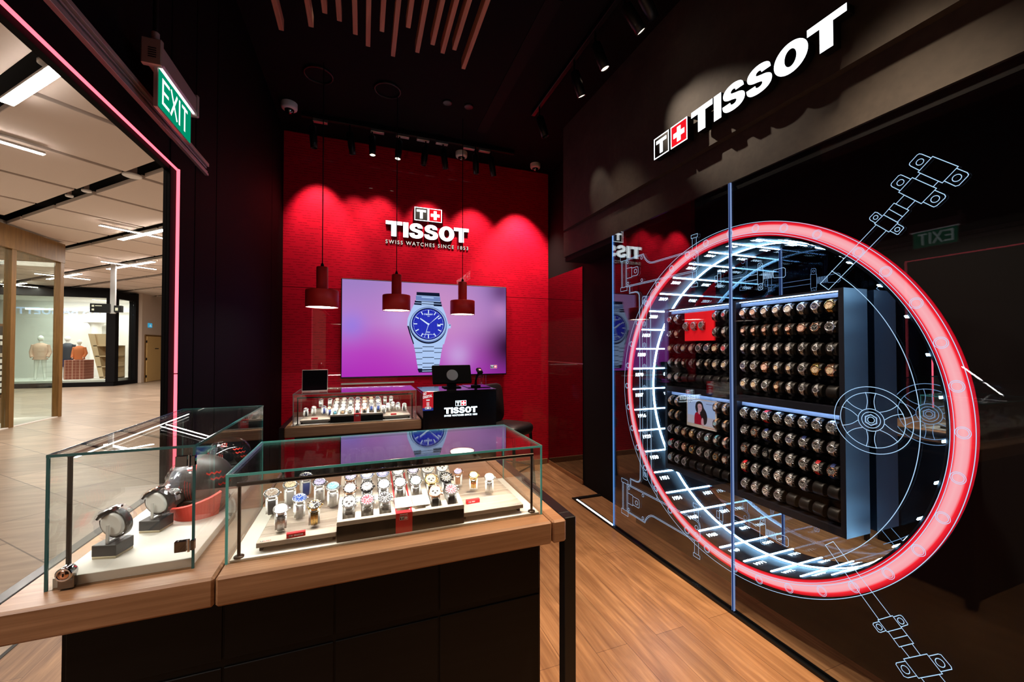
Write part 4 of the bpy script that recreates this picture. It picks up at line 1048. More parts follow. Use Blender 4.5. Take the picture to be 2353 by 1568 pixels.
        mb.add(vs, fs, a, True)
        mb.add(vs[:n], [tuple(range(n))], a); mb.add(vs[-n:], [tuple(range(n))], a)
    _wm[k] = mb.mesh(kind)
    return _wm[k]
CASEM = {'s': 'steel', 'g': 'gold', 'r': 'rose', 'k': 'blacksteel'}
CASEN = {'s': 'steel', 'g': 'gold', 'r': 'rose gold', 'k': 'black'}
STRAPM = {'m': None, 'l': 'leather', 'B': 'brownl', 't': 'tanl', 'r': 'redl', 'u': 'bluel', 'T': 'teall', 'p': 'pinkl', 'G': 'greyl'}
def add_mesh(name, me, parent):
    o_ = bpy.data.objects.new(name, me); col.objects.link(o_); o_.parent = parent; return o_
def watch(mtx, r, case, dial, strap, label, group, chrono=False, bezel=None, det=1):
    e_ = bpy.data.objects.new('wristwatch', None); col.objects.link(e_); e_.empty_display_size = 0.02
    e_.matrix_world = mtx
    tag(e_, label, 'watch', group)
    cm = CASEM[case]
    ch = 'chrono' if chrono else None
    ca = add_mesh('case', part_mesh('case', r, cm, None, det), e_)
    di = add_mesh('dial', part_mesh('dial', r, dial, ch, det), e_)
    add_mesh('hands', part_mesh('hands', r, dial, None, det), di)
    add_mesh('bezel', part_mesh('bezel', r, cm, bezel, 1), ca)
    add_mesh('crown', part_mesh('crown', r, cm, ch, det), ca)
    sm = STRAPM[strap]
    add_mesh('strap', part_mesh('strap', r, sm or cm, None if sm else 'link', det), e_)
    return e_
def rest(kind, name, mtx, r, m, label, cat, group, det=1):
    me = part_mesh(kind, r, m, None, det)
    o_ = bpy.data.objects.new(name, me); col.objects.link(o_); o_.matrix_world = mtx
    return tag(o_, label, cat, group)

# ================================================================== wall cabinets in the drum
NTH = ['first', 'second', 'third', 'fourth', 'fifth', 'sixth', 'seventh', 'last']
ROWN = ['top', 'second', 'third', 'fourth', 'bottom']
def cabinet(y0, y1, lab):
    e_ = empty('watch_cabinet', (1.985, (y0 + y1) / 2, 0.66), lab, 'display cabinet')
    w_ = (y1 - y0) / 2; H = 1.105
    wy = w_ - 0.022
    o_ = MB()
    o_.box((0, -w_, 0), (0.165, -wy, H), 'cab').box((0, wy, 0), (0.165, w_, H), 'cab').box((0.068, -wy, 0), (0.165, wy, H), 'cab')
    for (a_, b_) in ((0, 0.035), (0.537, 0.572), (1.095, H)): o_.box((0, -wy, a_), (0.068, wy, b_), 'cab')
    o_.build('housing', e_)
    for (a_, b_) in ((0.035, 0.537), (0.572, 1.095)):
        o_ = MB()
        for k in range(5):
            zc = (1.693 - 0.0985 * k if a_ > 0.5 else 1.137 - 0.098 * k) - 0.66
            o_.box((0.050, -wy, zc - 0.062), (0.0679, wy, zc - 0.050), 'matt')
        o_.box((0.040, -wy, b_ - 0.026), (0.0664, wy, b_ - 0.006), 'traylit')  # pale strip added to stand for the LED-lit top of the recess
        o_.box((0.0665, -wy, a_), (0.0679, wy, b_), 'matt').build('tray_back', e_)
        MB().box((0.022, -wy + 0.004, b_ - 0.0030), (0.026, wy - 0.004, b_ - 0.0005), 'blueled').build('led_strip', e_)
    return e_
M['traylit'] = mat('tray_lit_band', (0.30, 0.32, 0.36), 0.6)  # light grey that paints in the brightness under the LED strip
M['cab'] = mat('cabinet_dark_lacquer', (0.010, 0.011, 0.017), 0.42, 0, 0.3)
cabinet(1.137, 1.702, 'near black wall cabinet holding two trays of watches inside the drum')
cabinet(1.706, 2.255, 'far black wall cabinet with red panel and poster inside the drum')
COLN = [1.642, 1.579, 1.515, 1.451, 1.388, 1.324, 1.261, 1.197]
COLF = [2.213, 2.150, 2.087, 2.023, 1.960, 1.897, 1.834, 1.770]
RU = [1.693, 1.594, 1.495, 1.397, 1.299]; RL = [1.137, 1.040, 0.939, 0.841, 0.744]
TR = {
 'near upper': (COLN, RU, ['spmM spmM swmM swmM ssmL snmM snmM gymL', 'rpmS rpmS rpmS rpmS rpmS rplL rklL sklL', 'swmS swmS swmS swmS swmS skmS skmS sklS',
     'snmM somM rpmL symS symS skmM gymL rymL', 'symM symM skmM rymS swmS skmS skmS -']),
 'near lower': (COLN, RL, ['skmLc skmLc skrLc skmLc skmLc skmLc sktLc skmLc', 'sklMc rklMc skuMc skmMc snmMc skuMc skmMc skGMc', 'rklMc skmMc kkmMc swmMc skmMc skmMc swrMc rkuMc',
     'ryrMc skmMc skmMc swmMc swmMc skmMc - -', 'skmMc swmMc swmMc skmMc - - - -']),
 'far upper': (COLF, RU, ['srlM swmM x x x x srmS srmS', 'snlM rpmM x x x x skmS swmS', 'rylM skmM sylM spmM skmL snmL rylL srmM',
     'slmS swmS rwmS skmS swmS ryGS symM symM', 'swlM swmM - - - - - -']),
 'far lower': (COLF, RL, ['sytS sytS x x x x swtS swtS', 'sytS sytS x x x x sltS swtS', 'snmM symM ryGM gyGM skmS slmM swTS swpS',
     'slrM skmM rpmM gkmM skmM skmM gklM rwlM', 'slGM skmM skmM - - - - -'])}
SZ = {'L': 0.0208, 'M': 0.0182, 'S': 0.0135}
XW = 1.986
for tn, (cols, rows, tab) in TR.items():
    for ri, ln in enumerate(tab):
        ent = ln.split()
        for ci, c_ in enumerate(ent):
            if c_ == 'x': continue
            cnt = ci if tn.startswith('near') else 7 - ci
            where = '%s row of %s wall tray, %s from seam' % (ROWN[ri], tn, NTH[cnt])
            jit = random.uniform(-2.5, 2.5)
            mt = Matrix.Translation((XW + random.uniform(-0.001, 0.001), cols[ci], rows[ri])) @ Matrix(((0, 0, -1, 0), (-1, 0, 0, 0), (0, 1, 0, 0), (0, 0, 0, 1))) @ Matrix.Rotation(R(-6 + jit), 4, 'X')
            red = False
            rest('cushion', 'watch_cushion', mt, 0.0205, 'cushion', ('empty black cushion, ' if c_ == '-' else 'black cushion under the watch, ') + where, 'watch cushion', 'black watch cushions in the wall trays', 0)
            if c_ == '-': continue
            strapn = {'m': '', 'l': 'black strapped ', 'B': 'brown strapped ', 't': 'tan strapped ', 'r': 'red strapped ', 'u': 'blue strapped ', 'T': 'teal strapped ', 'p': 'pink strapped ', 'G': 'grey strapped '}[c_[2]]
            dn = DIN[c_[1]].split()[-1]
            watch(mt @ Matrix.Translation((0, 0, (SZ[c_[3]] - 0.0205) * 0.0)), SZ[c_[3]], c_[0], c_[1], c_[2], '%s%s watch, %s dial, %s' % (strapn, CASEN[c_[0]].split()[-1], dn, where), 'watches in the wall trays', chrono=len(c_) > 4, bezel=('black' if len(c_) > 4 and c_[1] == 'k' and ri == 0 else None), det=0)
# red panel with three watches
e = empty('red_display_board', (2.002, 1.965, 1.634), 'bright red square panel among the watches of the far upper wall tray', 'display panel')
MB().bbox((-0.003, -0.118, -0.092), (0.010, 0.118, 0.092), 'redemit', 0.001).build('board', e)
for i, y in enumerate((2.062, 1.997, 1.932)):
    mt = Matrix.Translation((XW - 0.004, y, 1.640)) @ Matrix(((0, 0, -1, 0), (-1, 0, 0, 0), (0, 1, 0, 0), (0, 0, 0, 1))) @ Matrix.Rotation(R(-6), 4, 'X')
    n_ = ('farthest from', 'halfway to', 'closest to')[i]
    n_ = ('beside the pillar edge', 'between the other two', 'on the glass seam side')[i]
    rest('cushion', 'watch_cushion', mt, 0.0195, 'redl', 'red cushion on the red wall panel, ' + n_, 'watch cushion', 'red cushions on the red panel', 0)
    watch(mt, 0.0205, 's', 'k' if i != 1 else 'r', 'm', 'steel watch with %s dial on the red wall panel, %s' % ('black' if i != 1 else 'red', n_), 'watches on the red panel', chrono=True, det=0)
# poster
e = empty('poster', (2.000, 1.9525, 1.081), 'small poster of a long haired woman in red among the wall watches', 'poster')
f = MB().bbox((0, -0.118, -0.092), (0.006, 0.118, 0.092), 'wht', 0.001)
pf = ((-0.0004, 0.118, -0.092), (0, -1, 0), (0, 0, 1), (-1, 0, 0))
M['p_bg'] = emis('poster_sky', (0.36, 0.45, 0.68), 0.95); M['p_bg2'] = emis('poster_sky_low', (0.50, 0.45, 0.52), 0.85); M['p_hair'] = mat('poster_hair', (0.012, 0.008, 0.012), 0.5); M['p_skin'] = emis('poster_skin', (0.62, 0.33, 0.36), 0.8); M['p_red'] = emis('poster_red', (0.32, 0.005, 0.02), 0.9)
M['p_dk'] = mat('poster_print', (0.08, 0.06, 0.12), 0.5)
f.prism([(0.008, 0.022), (0.228, 0.022), (0.228, 0.075), (0.008, 0.075)], pf, 0.0001, 0.0001, 'p_bg2'); f.prism([(0.008, 0.075), (0.228, 0.075), (0.228, 0.176), (0.008, 0.176)], pf, 0.0001, 0.0001, 'p_bg')
f.prism(sm_curve([(0.100, 0.022, 1), (0.155, 0.030), (0.168, 0.070), (0.160, 0.105), (0.142, 0.130), (0.130, 0.160), (0.105, 0.170), (0.082, 0.158), (0.074, 0.130), (0.080, 0.105), (0.095, 0.085), (0.105, 0.06)]), pf, 0.0003, 0.0003, 'p_hair')
f.prism(sm_curve([(0.066, 0.022, 1), (0.066, 0.060), (0.074, 0.090), (0.095, 0.098), (0.112, 0.085), (0.124, 0.060), (0.128, 0.022, 1)]), pf, 0.0005, 0.0005, 'p_red')
f.prism(sm_curve([(0.096, 0.095), (0.110, 0.086), (0.112, 0.105), (0.098, 0.118)]), pf, 0.0006, 0.0006, 'p_skin')
f.prism(sm_curve([(0.093, 0.142), (0.098, 0.115), (0.112, 0.103), (0.122, 0.110), (0.128, 0.130), (0.122, 0.150), (0.105, 0.154)]), pf, 0.0007, 0.0007, 'p_skin')
for (u_, v_) in ((0.106, 0.134), (0.120, 0.134)): f.disc((u_, v_), 0.0025, pf, 0.0009, 'p_hair', 10)
f.prism([(0.112, 0.116), (0.121, 0.117), (0.116, 0.113)], pf, 0.0009, 0.0009, 'p_red')
f.prism(sm_curve([(0.124, 0.024), (0.122, 0.050), (0.130, 0.068), (0.138, 0.060), (0.140, 0.040), (0.142, 0.024)]), pf, 0.0009, 0.0009, 'p_skin')
f.line([(0.014, 0.166), (0.050, 0.166)], 0.003, pf, 0.0003, 'p_dk'); f.disc((0.018, 0.156), 0.004, pf, 0.0003, 'p_dk', 10); f.disc((0.032, 0.156), 0.004, pf, 0.0003, 'p_dk', 10)
f.line([(0.160, 0.158), (0.215, 0.158)], 0.0025, pf, 0.0003, 'p_dk'); f.line([(0.13, 0.012), (0.22, 0.012)], 0.002, pf, 0.0003, 'red')
f.build('print', e)
# ================================================================== counters
ZT = 0.92
# front counter (L-shaped): worktop in two pieces, black body, end frames
c = empty('front_counter', (0, 1.21, 0), 'front display counter with oak worktop and black panelled body', 'counter')
def wt(name, a, b, m, parent, off=(0, 1.21, 0), ch=0.006):
    return shift(MB().bbox(a, b, m, ch), (-off[0], -off[1], -off[2])).build(name, parent)
wt('worktop', (-0.345, 1.208, 0.845), (0.593, 1.98, ZT), 'wood', c)
wt('worktop', (0.596, 1.208, 0.845), (0.646, 1.98, ZT), 'wood', c)
wt('worktop', (-0.768, 1.212, 0.845), (-0.349, 2.128, ZT), 'wood', c)
f = MB()
f.box((-0.664, 1.268, 0.0), (0.575, 1.29, 0.845), 'blackwood').box((-0.664, 1.29, 0), (0.575, 1.95, 0.845), 'blackwood')
shift(f, (0, -1.21, 0)).build('body', c)
for (x0, x1) in ((-0.655, -0.345), (-0.340, -0.075), (-0.070, 0.225), (0.230, 0.570)):
    for (z0, z1) in ((0.03, 0.655), (0.675, 0.838)):
        f = MB().bbox((x0, 1.2635, z0), (x1, 1.268, z1), 'blackwood', 0.0015)
        shift(f, (0, -1.21, 0)).build('door' if z0 < 0.5 else 'drawer_front', c)
for (x0, x1, lab) in ((0.647, 0.690, None), (-0.800, -0.769, None)):
    f = MB().bbox((x0, 1.222, 0.0), (x1, 1.265, 0.918), 'black', 0.002).bbox((x0, 1.265, 0.870), (x1, 2.10 if x0 < 0 else 1.98, 0.918), 'black', 0.002)
    f.bbox((x0, 1.96 if x0 > 0 else 2.06, 0.0), (x1, 1.98 if x0 > 0 else 2.10, 0.87), 'black', 0.002)
    shift(f, (0, -1.21, 0)).build('end_frame', c)
# ledge joining counter and jamb
tag(MB().bbox((-0.80, 2.135, 0.86), (-0.40, 2.175, 0.915), 'steel2', 0.003).build('jamb_ledge'), 'grey ledge closing the gap between front counter and entrance jamb', 'ledge') if False else None

def vitrine(x0, x1, y0, y1, z0, z1, lab, green='edge'):
    """frameless glass show case"""
    e_ = empty('glass_case', ((x0 + x1) / 2, (y0 + y1) / 2, z0), lab, 'display case')
    O = Vector(e_.location); t = 0.006
    def g(name, a, b, m): return shift(MB().box(a, b, m), -O).build(name, e_)
    g('front_pane', (x0 + t, y0, z0), (x1 - t, y0 + t, z1 - t), 'glass'); g('rear_pane', (x0 + t, y1 - t, z0), (x1 - t, y1, z1 - t), 'glass')
    g('side_pane', (x0, y0 + t, z0), (x0 + t, y1 - t, z1 - t), 'glass'); g('side_pane', (x1 - t, y0 + t, z0), (x1, y1 - t, z1 - t), 'glass')
    g('top_pane', (x0 + t * 0.3, y0 + t * 0.6, z1 - t), (x1 - t * 0.3, y1 - t * 0.6, z1), 'glass')
    f_ = MB(); q_ = 0.0009
    f_.box((x0, y0 - q_, z1 - t), (x1, y0 + 0.002, z1 + q_), green)                       # polished edges
    f_.box((x0, y1 - 0.002, z1 - t), (x1, y1 + q_, z1 + q_), green)
    f_.box((x0 - q_, y0, z1 - t), (x0 + 0.002, y1, z1 + q_), green).box((x1 - 0.002, y0, z1 - t), (x1 + q_, y1, z1 + q_), green)
    for x in (x0, x1 - t):
        f_.box((x, y0 - q_, z0), (x + t, y0 + 0.003, z1 - t), green)
        f_.box((x + 0.001, y1 - 0.002, z0), (x + t - 0.001, y1 + q_, z1 - t), green)
    shift(f_, -O).build('polished_edge', e_)
    return e_
def rail(x0, x1, y, z0, z1, lab, r=0.0058, ybar=None):
    e_ = empty('light_rail', ((x0 + x1) / 2, y, z0), lab, 'light rail')
    hw = (x1 - x0) / 2; h = z1 - z0
    MB().tube([(-hw, 0, h), (hw, 0, h)], r, 'bronze', 14).build('bar', e_)
    for s_ in (-1, 1):
        p_ = MB().tube([(s_ * (hw - 0.006), 0, 0), (s_ * (hw - 0.006), 0, h)], r * 0.75, 'bronze', 12).lathe([(0.0125, 0), (0.0125, 0.004), (0.009, 0.006), (0.004, 0.006)], 'bronze', 20, Matrix.Translation((s_ * (hw - 0.006), 0, 0))).build('post', e_)
    MB().box((-hw + 0.02, 0.0015, h - r * 1.02), (hw - 0.02, 0.0050, h - r * 0.72), 'ledbar').build('led_strip', e_)
    return e_

def display(dx, dy, who, front):
    """pale plank decks and the stepped cream tray"""
    yf = 1.29 + dy
    # white base board
    tag(shift(MB().bbox((-0.334, 1.281, ZT), (0.578 if front else 0.530, 1.668, ZT + 0.006), 'white', 0.001), (dx, dy, 0)).build('base_board'), 'white base board inside the %s glass case' % who, 'board')
    for (xa, xb, w_) in ((-0.275, -0.071, 'entrance'), (0.312, 0.523, 'aisle')):
        e_ = empty('display_deck', ((xa + xb) / 2 + dx, yf, ZT + 0.006), 'pale plank deck on the %s side of the %s glass case' % (w_, who), 'display deck', 'pale plank decks')
        hw = (xb - xa) / 2
        for k in range(6):
            MB().bbox((-hw, 0.001 + k * 0.0545, 0.017), (hw, 0.0525 + k * 0.0545, 0.031), 'deck', 0.0012).build('plank', e_)
        MB().box((-hw + 0.004, 0.022, 0.0), (-hw + 0.012, 0.31, 0.017), 'blackwood').box((hw - 0.012, 0.022, 0.0), (hw - 0.004, 0.31, 0.017), 'blackwood').box((-hw + 0.012, 0.06, 0.0), (hw - 0.012, 0.07, 0.017), 'deck').build('foot', e_)
        lx = -hw + 0.008 if w_ == 'entrance' else hw - 0.035
        fr = ((lx, 0.006, 0.0312), (1, 0, 0), (0, 1, 0), (0, 0, 1))
        if front:
            b_ = MB(); logo_t(b_, fr, 0, 0, 0.008, 0, 0.0001, 'wht', 'logo_blk'); logo_x(b_, fr, 0.0085, 0, 0.008, 0, 0.0001, 'wht', 'red'); text(b_, '53', fr, 0.018, 0, 0.007, 'red', 0.0002); b_.build('emblem', e_)
    # stepped tray
    e_ = empty('watch_tray', (0.121 + dx, yf - 0.005, ZT + 0.006), 'cream watch tray with dark front in the middle of the %s glass case' % who, 'watch tray')
    hw = 0.191
    o_ = MB()
    o_.bbox((-hw, 0, 0), (hw, 0.012, 0.047), 'blackwood', 0.001).build('front_board', e_)
    MB().bbox((-hw, -0.001, 0.047), (hw, 0.016, 0.061), 'deck', 0.001).build('front_lip', e_)
    o_ = MB()
    nrow = 3 if front else 4
    D_ = 0.085 * nrow + 0.06
    sl = 0.176
    o_.add([(-hw, 0.012, 0), (hw, 0.012, 0), (hw, D_, 0), (-hw, D_, 0), (-hw, 0.012, 0.010), (hw, 0.012, 0.010), (hw, D_, 0.010 + D_ * sl), (-hw, D_, 0.010 + D_ * sl)], [(0, 3, 2, 1), (4, 5, 6, 7), (0, 1, 5, 4), (1, 2, 6, 5), (2, 3, 7, 6), (3, 0, 4, 7)], 'cream')
    xs = [-0.159 + 0.053 * k for k in range(7)]
    for k in range(8):
        xa = (-hw if k == 0 else xs[k - 1] + 0.018); xb = (hw if k == 7 else xs[k] - 0.018)
        o_.add([(xa, 0.014, 0.008), (xb, 0.014, 0.008), (xb, D_, 0.008 + D_ * sl), (xa, D_, 0.008 + D_ * sl), (xa, 0.014, 0.058), (xb, 0.014, 0.058), (xb, D_, 0.058 + D_ * sl), (xa, D_, 0.058 + D_ * sl)], [(0, 3, 2, 1), (4, 5, 6, 7), (0, 1, 5, 4), (1, 2, 6, 5), (2, 3, 7, 6), (3, 0, 4, 7)], 'cream')
    o_.build('cushioned_bed', e_)
    # red ribbon in the fourth column
    MB().add([(-0.024, 0.0, 0.0), (0.026, 0.0, 0.0), (0.026, -0.0022, 0.062), (-0.024, -0.0022, 0.062)], [(0, 1, 2, 3)], 'red').add([(-0.024, -0.0022, 0.0618), (0.026, -0.0022, 0.0618), (0.026, 0.018, 0.0622), (-0.024, 0.018, 0.0622)], [(0, 1, 2, 3)], 'red').add([(-0.024, 0.018, 0.0622), (-0.020, 0.018, 0.0622), (-0.020, D_, 0.0605 + D_ * sl), (-0.024, D_, 0.0605 + D_ * sl)], [(0, 1, 2, 3)], 'red').add([(0.022, 0.018, 0.0622), (0.026, 0.018, 0.0622), (0.026, D_, 0.0605 + D_ * sl), (0.022, D_, 0.0605 + D_ * sl)], [(0, 1, 2, 3)], 'red').build('red_ribbon', e_)
    fr = ((-0.012, -0.0026, 0.040), (1, 0, 0), (0, 0.0, 1), (0, -1, 0))
    b_ = MB(); logo_t(b_, fr, 0, 0, 0.012, 0, 0.0002, 'wht', 'logo_blk'); logo_x(b_, fr, 0.0125, 0, 0.012, 0, 0.0002, 'wht', 'red')
    if front: text(b_, 'SEASTAR', ((-0.012, -0.0028, 0.0555), (1, 0, 0), (0, 0, 1), (0, -1, 0)), 0, 0, 0.0035, 'wht', 0, width=0.024, bold=0.03)
    b_.build('emblem', e_)
    if front:
        for (xa, xb, n_) in ((-0.021, 0.028, 'behind the red ribbon'), (0.032, 0.086, 'beside the one behind the red ribbon')):
            o_ = MB().bbox((-0.027, 0, 0), (0.027, 0.062, 0.003), 'white', 0.0008).build('blank_card')
            o_.location = (0.121 + dx + (xa + xb) / 2, yf + 0.022, 0.9915); o_.rotation_euler = (R(10), 0, 0)
            tag(o_, 'blank cream card on the front watch tray, ' + n_, 'card', 'blank cards on the watch tray')
        for (x, y, s_, n_) in ((-0.177, 1.295, 'SEASTAR', 'deck on the entrance side'), (0.362, 1.358, 'PRX', 'deck on the aisle side')):
            o_ = MB().bbox((-0.024, -0.002, 0), (0.024, 0.010, 0.013), 'red', 0.0006)
            fr = ((-0.018, -0.0022, 0.004), (1, 0, 0), (0, 0, 1), (0, -1, 0))
            logo_t(o_, fr, 0, 0, 0.005, 0, 0.0001, 'wht', 'logo_blk'); logo_x(o_, fr, 0.0053, 0, 0.005, 0, 0.0001, 'wht', 'red')
            text(o_, s_, fr, 0.013, 0.0003, 0.0045, 'wht', 0.0003, bold=0.03)
            ob_ = o_.build('name_tag'); ob_.location = (x, y, ZT + 0.0372); ob_.rotation_euler = (0, 0, R(4))
            tag(ob_, 'small red name tag on the front ' + n_, 'name tag', 'red name tags on the decks')
    else:
        for (x, n_) in ((-0.34, 'entrance side'), (0.232, 'cash desk side')):
            ob_ = MB().bbox((-0.022, -0.002, 0), (0.022, 0.010, 0.012), 'red', 0.0006).build('name_tag'); ob_.location = (x, 3.345, ZT + 0.0372)
            tag(ob_, 'small red name tag on the back case deck, ' + n_, 'name tag', 'red name tags on the decks')

tilt = lambda a, z=0: Matrix.Rotation(R(z), 4, 'Z') @ Matrix.Rotation(R(a), 4, 'X')
def counter_watch(x, y, z, a, rz, r, case, dial, strap, label, chrono, bezel, group, det=1, cl=None):
    mt = Matrix.Translation((x, y, z)) @ tilt(a, rz)
    rest('collar', 'watch_collar', mt, r if r > 0.0205 else 0.0205, 'collar', cl, 'watch collar', group.replace('watches', 'white collars'))
    return watch(mt, r, case, dial, strap, label, group, chrono, bezel, det)

# ---- main front case
vitrine(-0.342, 0.586, 1.273, 1.676, ZT, 1.1575, 'wide glass case on the front counter full of watches')
rail(-0.321, 0.560, 1.292, ZT + 0.006, 1.124, 'dark bronze light rail standing inside the wide front case')
light('case_light', 'AREA', (0.12, 1.297, 1.112), (0.12, 1.42, 0.95), 3.2, (1, 0.92, 0.84), 0.86, sy=0.006)
display(0, 0, 'front', True)
G1 = 'watches in the front case'
LD = [(-0.270, 1.466, 'n', 's', 'd', 'l', 'black strapped steel diver watch with brown dial', 0.0225, 'black'), (-0.222, 1.333, 'n', 's', 's', 'm', 'steel watch with plain silver dial and bracelet', 0.0205, None),
      (-0.228, 1.532, 'n', 's', 'y', 'G', 'grey strapped steel watch with champagne dial', 0.0225, 'black'), (-0.183, 1.407, 'n', 's', 'b', 'm', 'steel diver watch with bright blue dial and bezel', 0.0205, 'bluel'),
      (-0.190, 1.610, 'n', 's', 'n', 'u', 'blue strapped watch half hidden by the light rail', 0.0225, 'black'), (-0.134, 1.333, 'n', 'g', 'k', 'm', 'two tone watch with gold rim and black dial', 0.0200, 'black'),
      (-0.138, 1.525, 'n', 's', 'v', 'm', 'steel diver watch with lilac blue dial', 0.0225, 'black'), (-0.092, 1.464, 'n', 's', 'l', 'm', 'steel watch with icy light blue dial', 0.0225, None)]
for (x, y, _, cs, dl, st, lab, r, bz) in LD:
    sc_ = r / 0.0205
    cmm = cs
    o = counter_watch(x, y, ZT + 0.037 + 0.0725 * max(sc_, 1.0), 22, 12 if x < -0.15 else 6, r, cs, dl, st, lab + ' on the front plank deck, entrance side', False, bz, G1, 1, 'white collar holding the ' + lab)
RD = [(0.340, 1.500, 's', 'v', 'm', 'rose rimmed steel watch with lilac dial', 'r'), (0.385, 1.440, 's', 'w', 'm', 'steel bracelet watch with white dial and gold rim', 'g'), (0.433, 1.398, 's', 'e', 'm', 'all steel bracelet watch with grey dial', 's')]
for i, (x, y, cs, dl, st, lab, cc) in enumerate(RD):
    o = counter_watch(x, y, ZT + 0.037 + 0.0715, 26, -16, 0.0185, cc, dl, st, lab + ' on the front plank deck, aisle side', False, None, G1, 1, 'white collar holding the ' + lab)
TX = [-0.038, 0.015, 0.068, 0.121, 0.174, 0.227, 0.281]
TY = [1.342, 1.426, 1.508]
TRAY = {(0, 0): ('s', 'e', 'm', 1, 'black', 'grey chronograph with red flash'), (0, 1): ('s', 'r', 'm', 1, 'black', 'steel chronograph with red dial'), (0, 2): ('s', 'k', 'm', 1, 'black', 'steel chronograph with black dial'),
        (0, 5): ('r', 'y', 'l', 1, None, 'rose gold chronograph on black leather'), (0, 6): ('s', 'r', 'l', 1, 'black', 'red dial chronograph on black leather'),
        (1, 0): ('r', 's', 'm', 0, 'black', 'rose gold watch with white dial and black bezel'), (1, 1): ('k', 'e', 'm', 0, 'black', 'black watch with grey dial'), (1, 2): ('s', 's', 'l', 0, 'black', 'white dial watch with black bezel'),
        (1, 3): ('s', 'w', 'm', 0, 'black', 'steel watch, cream dial, on red ribbon'), (1, 4): ('s', 'g', 'm', 0, 'black', 'steel watch with pale green dial'), (1, 5): ('g', 'y', 'm', 1, None, 'gold chronograph with champagne dial'), (1, 6): ('k', 'k', 'l', 1, 'black', 'all black chronograph'),
        (2, 0): ('r', 'v', 'm', 0, 'black', 'rose gold watch with lilac dial'), (2, 1): ('s', 's', 'm', 0, 'bluel', 'white dial watch with blue bezel'), (2, 2): ('s', 'v', 'm', 0, 'bluel', 'steel watch with lilac dial and blue bezel'), (2, 3): ('s', 's', 'm', 0, 'black', 'white dial steel watch heading the red ribbon'),
        (2, 4): ('s', 'v', 'm', 0, 'black', 'steel watch with lilac dial and black bezel'), (2, 5): ('s', 'e', 'm', 1, None, 'steel chronograph with grey pink dial'), (2, 6): ('s', 's', 'm', 1, None, 'steel chronograph with white dial')}
TROW = ['front', 'middle', 'rear']
for (ri, ci), (cs, dl, st, ch, bz, lab) in TRAY.items():
    counter_watch(TX[ci], TY[ri], 1.021 + 0.015 * ri, 34, random.uniform(-3, 3), 0.0218, cs, dl, st, lab + ', %s row of the front tray' % TROW[ri], bool(ch), bz, G1, 1, 'cream collar under the ' + lab)

# ---- case at the entrance end
vitrine(-0.705, -0.412, 1.282, 2.045, ZT, 1.2425, 'tall glass case at the entrance end holding helmet watch stands', 'edgedark')
e = empty('case_plinth', (-0.558, 1.66, ZT), 'thick white plinth inside the tall glass case at the entrance end', 'plinth')
MB().bbox((-0.138, -0.368, 0), (0.138, 0.375, 0.024), 'white', 0.001).build('slab', e)
e = empty('light_rail', (-0.672, 1.302, ZT + 0.024), 'bronze light rail with bright strip along the tall glass case', 'light rail')
MB().tube([(0, 0, 0.289), (0, 0.71, 0.289)], 0.0065, 'bronze', 14).build('bar', e)
MB().tube([(0, 0, 0), (0, 0, 0.288)], 0.0050, 'bronze', 12).build('post', e)
MB().tube([(0, 0.70, 0), (0, 0.70, 0.288)], 0.0050, 'bronze', 12).build('post', e)
MB().box((0.001, 0.012, 0.2815), (0.005, 0.70, 0.2835), 'ledbar').build('led_strip', e)
light('case_light', 'AREA', (-0.666, 1.66, 1.222), (-0.55, 1.66, 0.94), 4.5, (1, 0.94, 0.88), 0.006, sy=0.70)
# door fittings
for (z, n_) in ((1.203, 'upper'), (0.983, 'lower')):
    e = empty('chrome_fitting', (-0.424, 1.280, z), '%s chrome glass hinge of the tall glass case' % n_, 'hinge', 'chrome hinges of the tall glass case')
    MB().bbox((-0.030, -0.004, -0.014), (-0.004, 0.008, 0.014), 'glossblk', 0.001).build('clamp', e)
    MB().bbox((0.004, -0.004, -0.013), (0.013, 0.008, 0.013), 'glossblk', 0.001).build('clamp', e)
    MB().tube([(0, -0.001, -0.016), (0, -0.001, 0.016)], 0.0032, 'chrome', 12).build('pin', e)
e = empty('case_lock', (-0.662, 1.276, ZT + 0.003), 'chrome cylinder lock at the foot of the tall glass case door', 'lock')
MB().bbox((-0.015, -0.004, 0.0), (0.015, 0.009, 0.036), 'glossblk', 0.002).build('plate', e)
TY_ = Matrix.Translation((0, -0.004, 0.038)) @ Matrix.Rotation(R(90), 4, 'X')
MB().lathe([(0.0165, -0.014), (0.0165, 0.006), (0.0150, 0.0085), (0.0110, 0.0085), (0.0105, 0.0065)], 'chrome', 28, TY_).build('barrel', e)
MB().lathe([(0.0105, 0.0065), (0.0105, 0.0085), (0.001, 0.0085)], 'rose', 24, TY_).box((-0.0012, -0.0138, 0.034), (0.0012, -0.0126, 0.042), 'black').build('keyhole', e)

